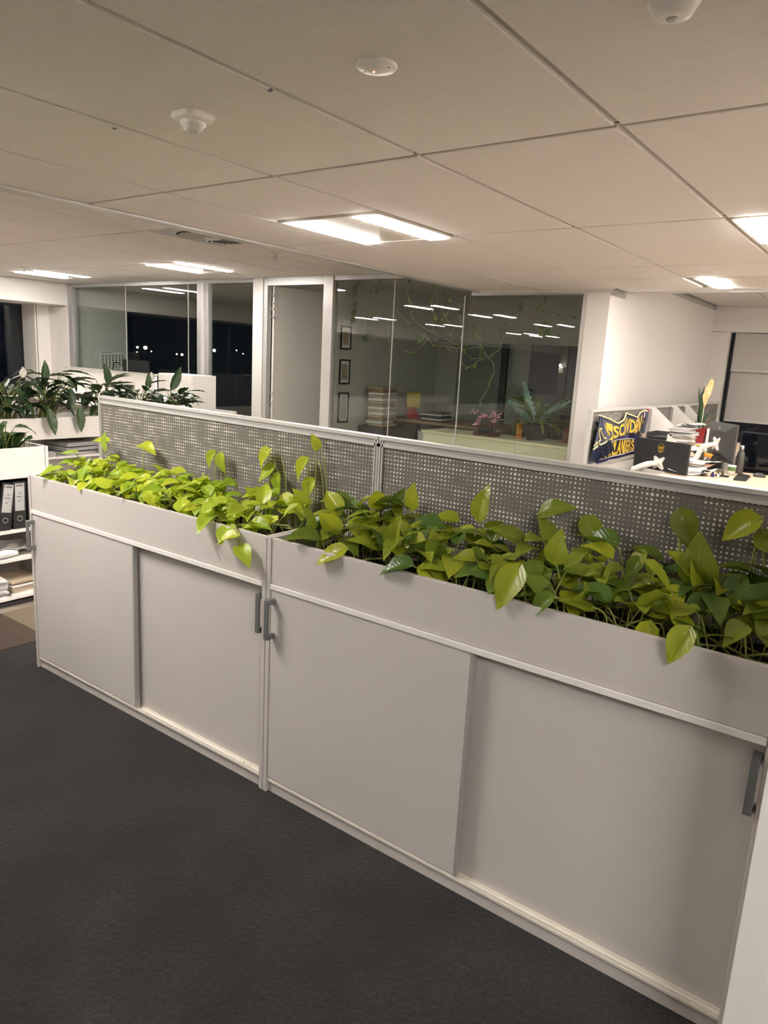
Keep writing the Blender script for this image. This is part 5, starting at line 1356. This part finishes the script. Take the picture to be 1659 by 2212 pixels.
build(MB().box(-0.040, -0.028, 5.953, 5.9551, 1.345, 1.365), 'patch', 'white_cloth', t)
build(MB().tube([(-0.063, 5.958, 1.22), (-0.065, 5.96, 0.985)], 0.003, 6), 'stick', 'cream', t)
t = thing('small_box', (0.03, 6.0, 0.867), 'white box right of the red pot', 'box')
build(B(0.0, 0.065, 5.93, 6.05, 0.867, 1.01), 'body', 'paper', t, bevel=0.002)
build(B(-0.001, 0.066, 5.929, 6.051, 0.985, 1.012), 'lid', 'paper', t)
# yellow notes
sheet('sticky_notes', (0.06, 5.55, 0.868), 0.09, 0.10, 0.4, 0.006, 140, 'yellow', 'crumpled yellow notes at the foot of the tall paper stack', 'paper')

# ---- roller blinds
t = thing('roller_blind', (1.8, 9.60, 0.92), 'grey roller blind with two bottom bars over the far right window', 'blind')
build(B(-0.60, 4.15, 9.635, 9.640, 0.935, 2.13), 'rear_fabric', 'blind', t)
build(B(-0.60, 4.15, 9.595, 9.600, 1.63, 2.13), 'front_fabric', 'blind', t)
build(B(-0.60, 4.15, 9.585, 9.610, 1.605, 1.635), 'front_bar', 'alu_white', t)
build(B(-0.60, 4.15, 9.625, 9.650, 0.905, 0.937), 'rear_bar', 'alu_white', t)
build(B(-0.612, -0.60, 9.58, 9.69, 0.30, 2.13), 'side_channel', 'black', t)

# ---- scarf and flag on the wall screen, in (y, z) of the screen's face
FX = WX+0.012
flag = thing('team_flag', (FX, 5.30, 0.70), 'royal blue flag with arched yellow lettering below the scarf', 'flag')
def fl_fn(u, v):
    y0_, z0_ = 4.70+u*1.13, 0.690+u*0.02
    y1_, z1_ = 4.84+u*0.96, 0.905-u*0.005
    y = y0_+(y1_-y0_)*v; z = z0_+(z1_-z0_)*v
    return (FX+0.006+0.006*sin(u*14)+0.004*sin(v*7), y, z)
build(MB().grid(fl_fn, 28, 8), 'cloth', 'flag_blue', flag, smooth=True, thick=0.002)
scarf = thing('team_scarf', (FX, 5.2, 0.70), 'navy scarf with big gold letters and fringe draped over the wall screen', 'scarf')
TOP = [(4.575, 1.128), (4.80, 1.095), (5.131, 1.036), (5.215, 1.062), (5.301, 1.131), (5.45, 1.108), (5.619, 1.079), (5.74, 1.118), (5.876, 1.145)]
BOT = [(4.86, 0.865), (4.96, 0.878), (5.14, 0.897), (5.26, 0.912), (5.35, 0.922), (5.48, 0.925), (5.62, 0.915), (5.72, 0.918), (5.84, 0.928)]
def lerp_poly(P, u):
    s_ = u*(len(P)-1); i = min(int(s_), len(P)-2); f_ = s_-i
    return (P[i][0]+(P[i+1][0]-P[i][0])*f_, P[i][1]+(P[i+1][1]-P[i][1])*f_)
def sc_fn(u, v, dx=0.0):
    a = lerp_poly(TOP, u); b = lerp_poly(BOT, u)
    return (FX+0.024+dx+0.008*sin(u*19)+0.004*sin(v*6), b[0]+(a[0]-b[0])*v, b[1]+(a[1]-b[1])*v)
build(MB().grid(lambda u, v: sc_fn(u, v), 40, 8), 'band', 'navy', scarf, smooth=True, thick=0.004)
build(MB().tube([sc_fn(k/40, 1.0, 0.004) for k in range(41)], 0.0075, 6), 'top_border', 'cream_line', scarf, smooth=True)
def tail_fn(u, v, dx=0.0):
    a = (4.555+0.055*u, 1.125-0.005*u); b = (4.474+0.42*u, 0.838+0.055*u)
    return (FX+0.044+dx+0.005*sin(u*9+v*3), a[0]+(b[0]-a[0])*v, a[1]+(b[1]-a[1])*v)
build(MB().grid(tail_fn, 10, 14), 'tail', 'navy', scarf, smooth=True, thick=0.004)
fr = random.Random(8)
fg = MB()
for k in range(44):
    u = k/43; p = Vector(tail_fn(u, 1.0)); e = Vector((p.x+fr.uniform(-0.004, 0.008), p.y-0.03+0.17*u+fr.gauss(0, 0.015), p.z-0.112+fr.gauss(0, 0.008)))
    fg.tube([p, p.lerp(e, 0.5)+Vector((0.004, fr.gauss(0, 0.006), 0)), e], [0.007, 0.007, 0.004], 5)
o = build(fg, 'fringe', 'navy', scarf); o['kind'] = 'stuff'
def tail2(u, v):
    return (FX+0.046+0.004*sin(v*6), 5.84+0.10*u-0.02*v, 1.135-0.225*v-0.01*u)
build(MB().grid(tail2, 4, 8), 'tail', 'navy', scarf, smooth=True, thick=0.004)
build(MB().grid(lambda u, v: (FX+0.052, 5.79+0.15*u, 0.86+0.055*v), 4, 4), 'tail_badge', 'paper_tan', scarf, thick=0.002)
# outlined letters on the tail
ol = MB()
def tail_line(pts, w=0.006):
    for (a, b) in zip(pts[:-1], pts[1:]):
        ol.tube([tail_fn(a[0]+(b[0]-a[0])*k/5, a[1]+(b[1]-a[1])*k/5, 0.005) for k in range(6)], w, 5)
tail_line([(0.25, 0.42), (0.52, 0.42)]); tail_line([(0.42, 0.42), (0.60, 0.80), (0.74, 0.80), (0.80, 0.96), (0.36, 0.96), (0.30, 0.84), (0.40, 0.80), (0.25, 0.42)])
tail_line([(0.0, 0.90), (0.18, 0.80), (0.26, 0.98), (0.0, 1.0)])
build(ol, 'outlined_letter', 'cream_line', scarf)
build(MB().grid(lambda u, v: tail_fn(0.66+0.5*u+0.0*v, 0.30+0.5*v-0.0*u, -0.006), 3, 6), 'tail_patch', 'gold_knit', scarf, thick=0.002)

def glyph(ch):
    cu = bpy.data.curves.new('letter', 'FONT'); cu.body = ch; cu.size = 1.0; cu.extrude = 0.0; cu.resolution_u = 3; cu.offset = 0.03
    ob = bpy.data.objects.new('letter', cu); COL.objects.link(ob)
    dg = bpy.context.evaluated_depsgraph_get()
    me = bpy.data.meshes.new_from_object(ob.evaluated_get(dg))
    vs_ = [tuple(v.co) for v in me.vertices]; fs_ = [tuple(p.vertices) for p in me.polygons]
    COL.objects.unlink(ob); bpy.data.objects.remove(ob); bpy.data.curves.remove(cu); bpy.data.meshes.remove(me)
    xs = [v[0] for v in vs_]; ys = [v[1] for v in vs_]
    w, h = max(xs)-min(xs), max(ys)-min(ys)
    return [((v[0]-min(xs))/w, (v[1]-min(ys))/h) for v in vs_], fs_
def letters(text, u0, u1, fn, v0, v1, mt, parent, dx, slant=0.0, arch=None):
    n = len(text)
    for i, ch in enumerate(text):
        vs_, fs_ = glyph(ch)
        a = u0+(u1-u0)*(i+0.04)/n; b = u0+(u1-u0)*(i+0.96)/n
        out = []
        for (x, y) in vs_:
            u = a+(b-a)*x
            lo, hi = (v0, v1) if arch is None else arch(u)
            v = lo+(hi-lo)*y
            p = fn(min(1, max(0, u+slant*(y-0.5))), v)
            out.append((p[0]+dx, p[1], p[2]))
        build(MB().add(out, fs_), 'letter', mt, parent, thick=0.002)
letters('ISCAVDEN', 0.06, 0.96, sc_fn, 0.06, 0.80, 'gold_knit', scarf, 0.0055, 0.02)
ar = lambda u: (0.22-0.02*sin(pi*u), 0.68+0.16*sin(pi*u))
letters('HIGHLANDERS', 0.02, 0.90, fl_fn, 0, 1, 'gold_knit', flag, 0.0075, 0.0, ar)
bk_ = MB()
for k in range(24):
    u = 0.02+0.88*k/24; lo, hi = ar(u); lo -= 0.05; hi += 0.05
    p = [fl_fn(u, lo), fl_fn(u+0.88/24, lo), fl_fn(u+0.88/24, hi), fl_fn(u, hi)]
    bk_.add([(q[0]+0.0035, q[1], q[2]) for q in p], [(0, 1, 2, 3)])
build(bk_, 'letter_backing', 'black', flag)
for off in (-0.06, 0.06):
    pts = [fl_fn(0.02+0.88*k/24, (ar(0.02+0.88*k/24)[0]-0.05) if off < 0 else (ar(0.02+0.88*k/24)[1]+0.05)) for k in range(25)]
    build(MB().tube([(p[0]+0.005, p[1], p[2]) for p in pts], 0.004, 5), 'letter_outline', 'white_cloth', flag)
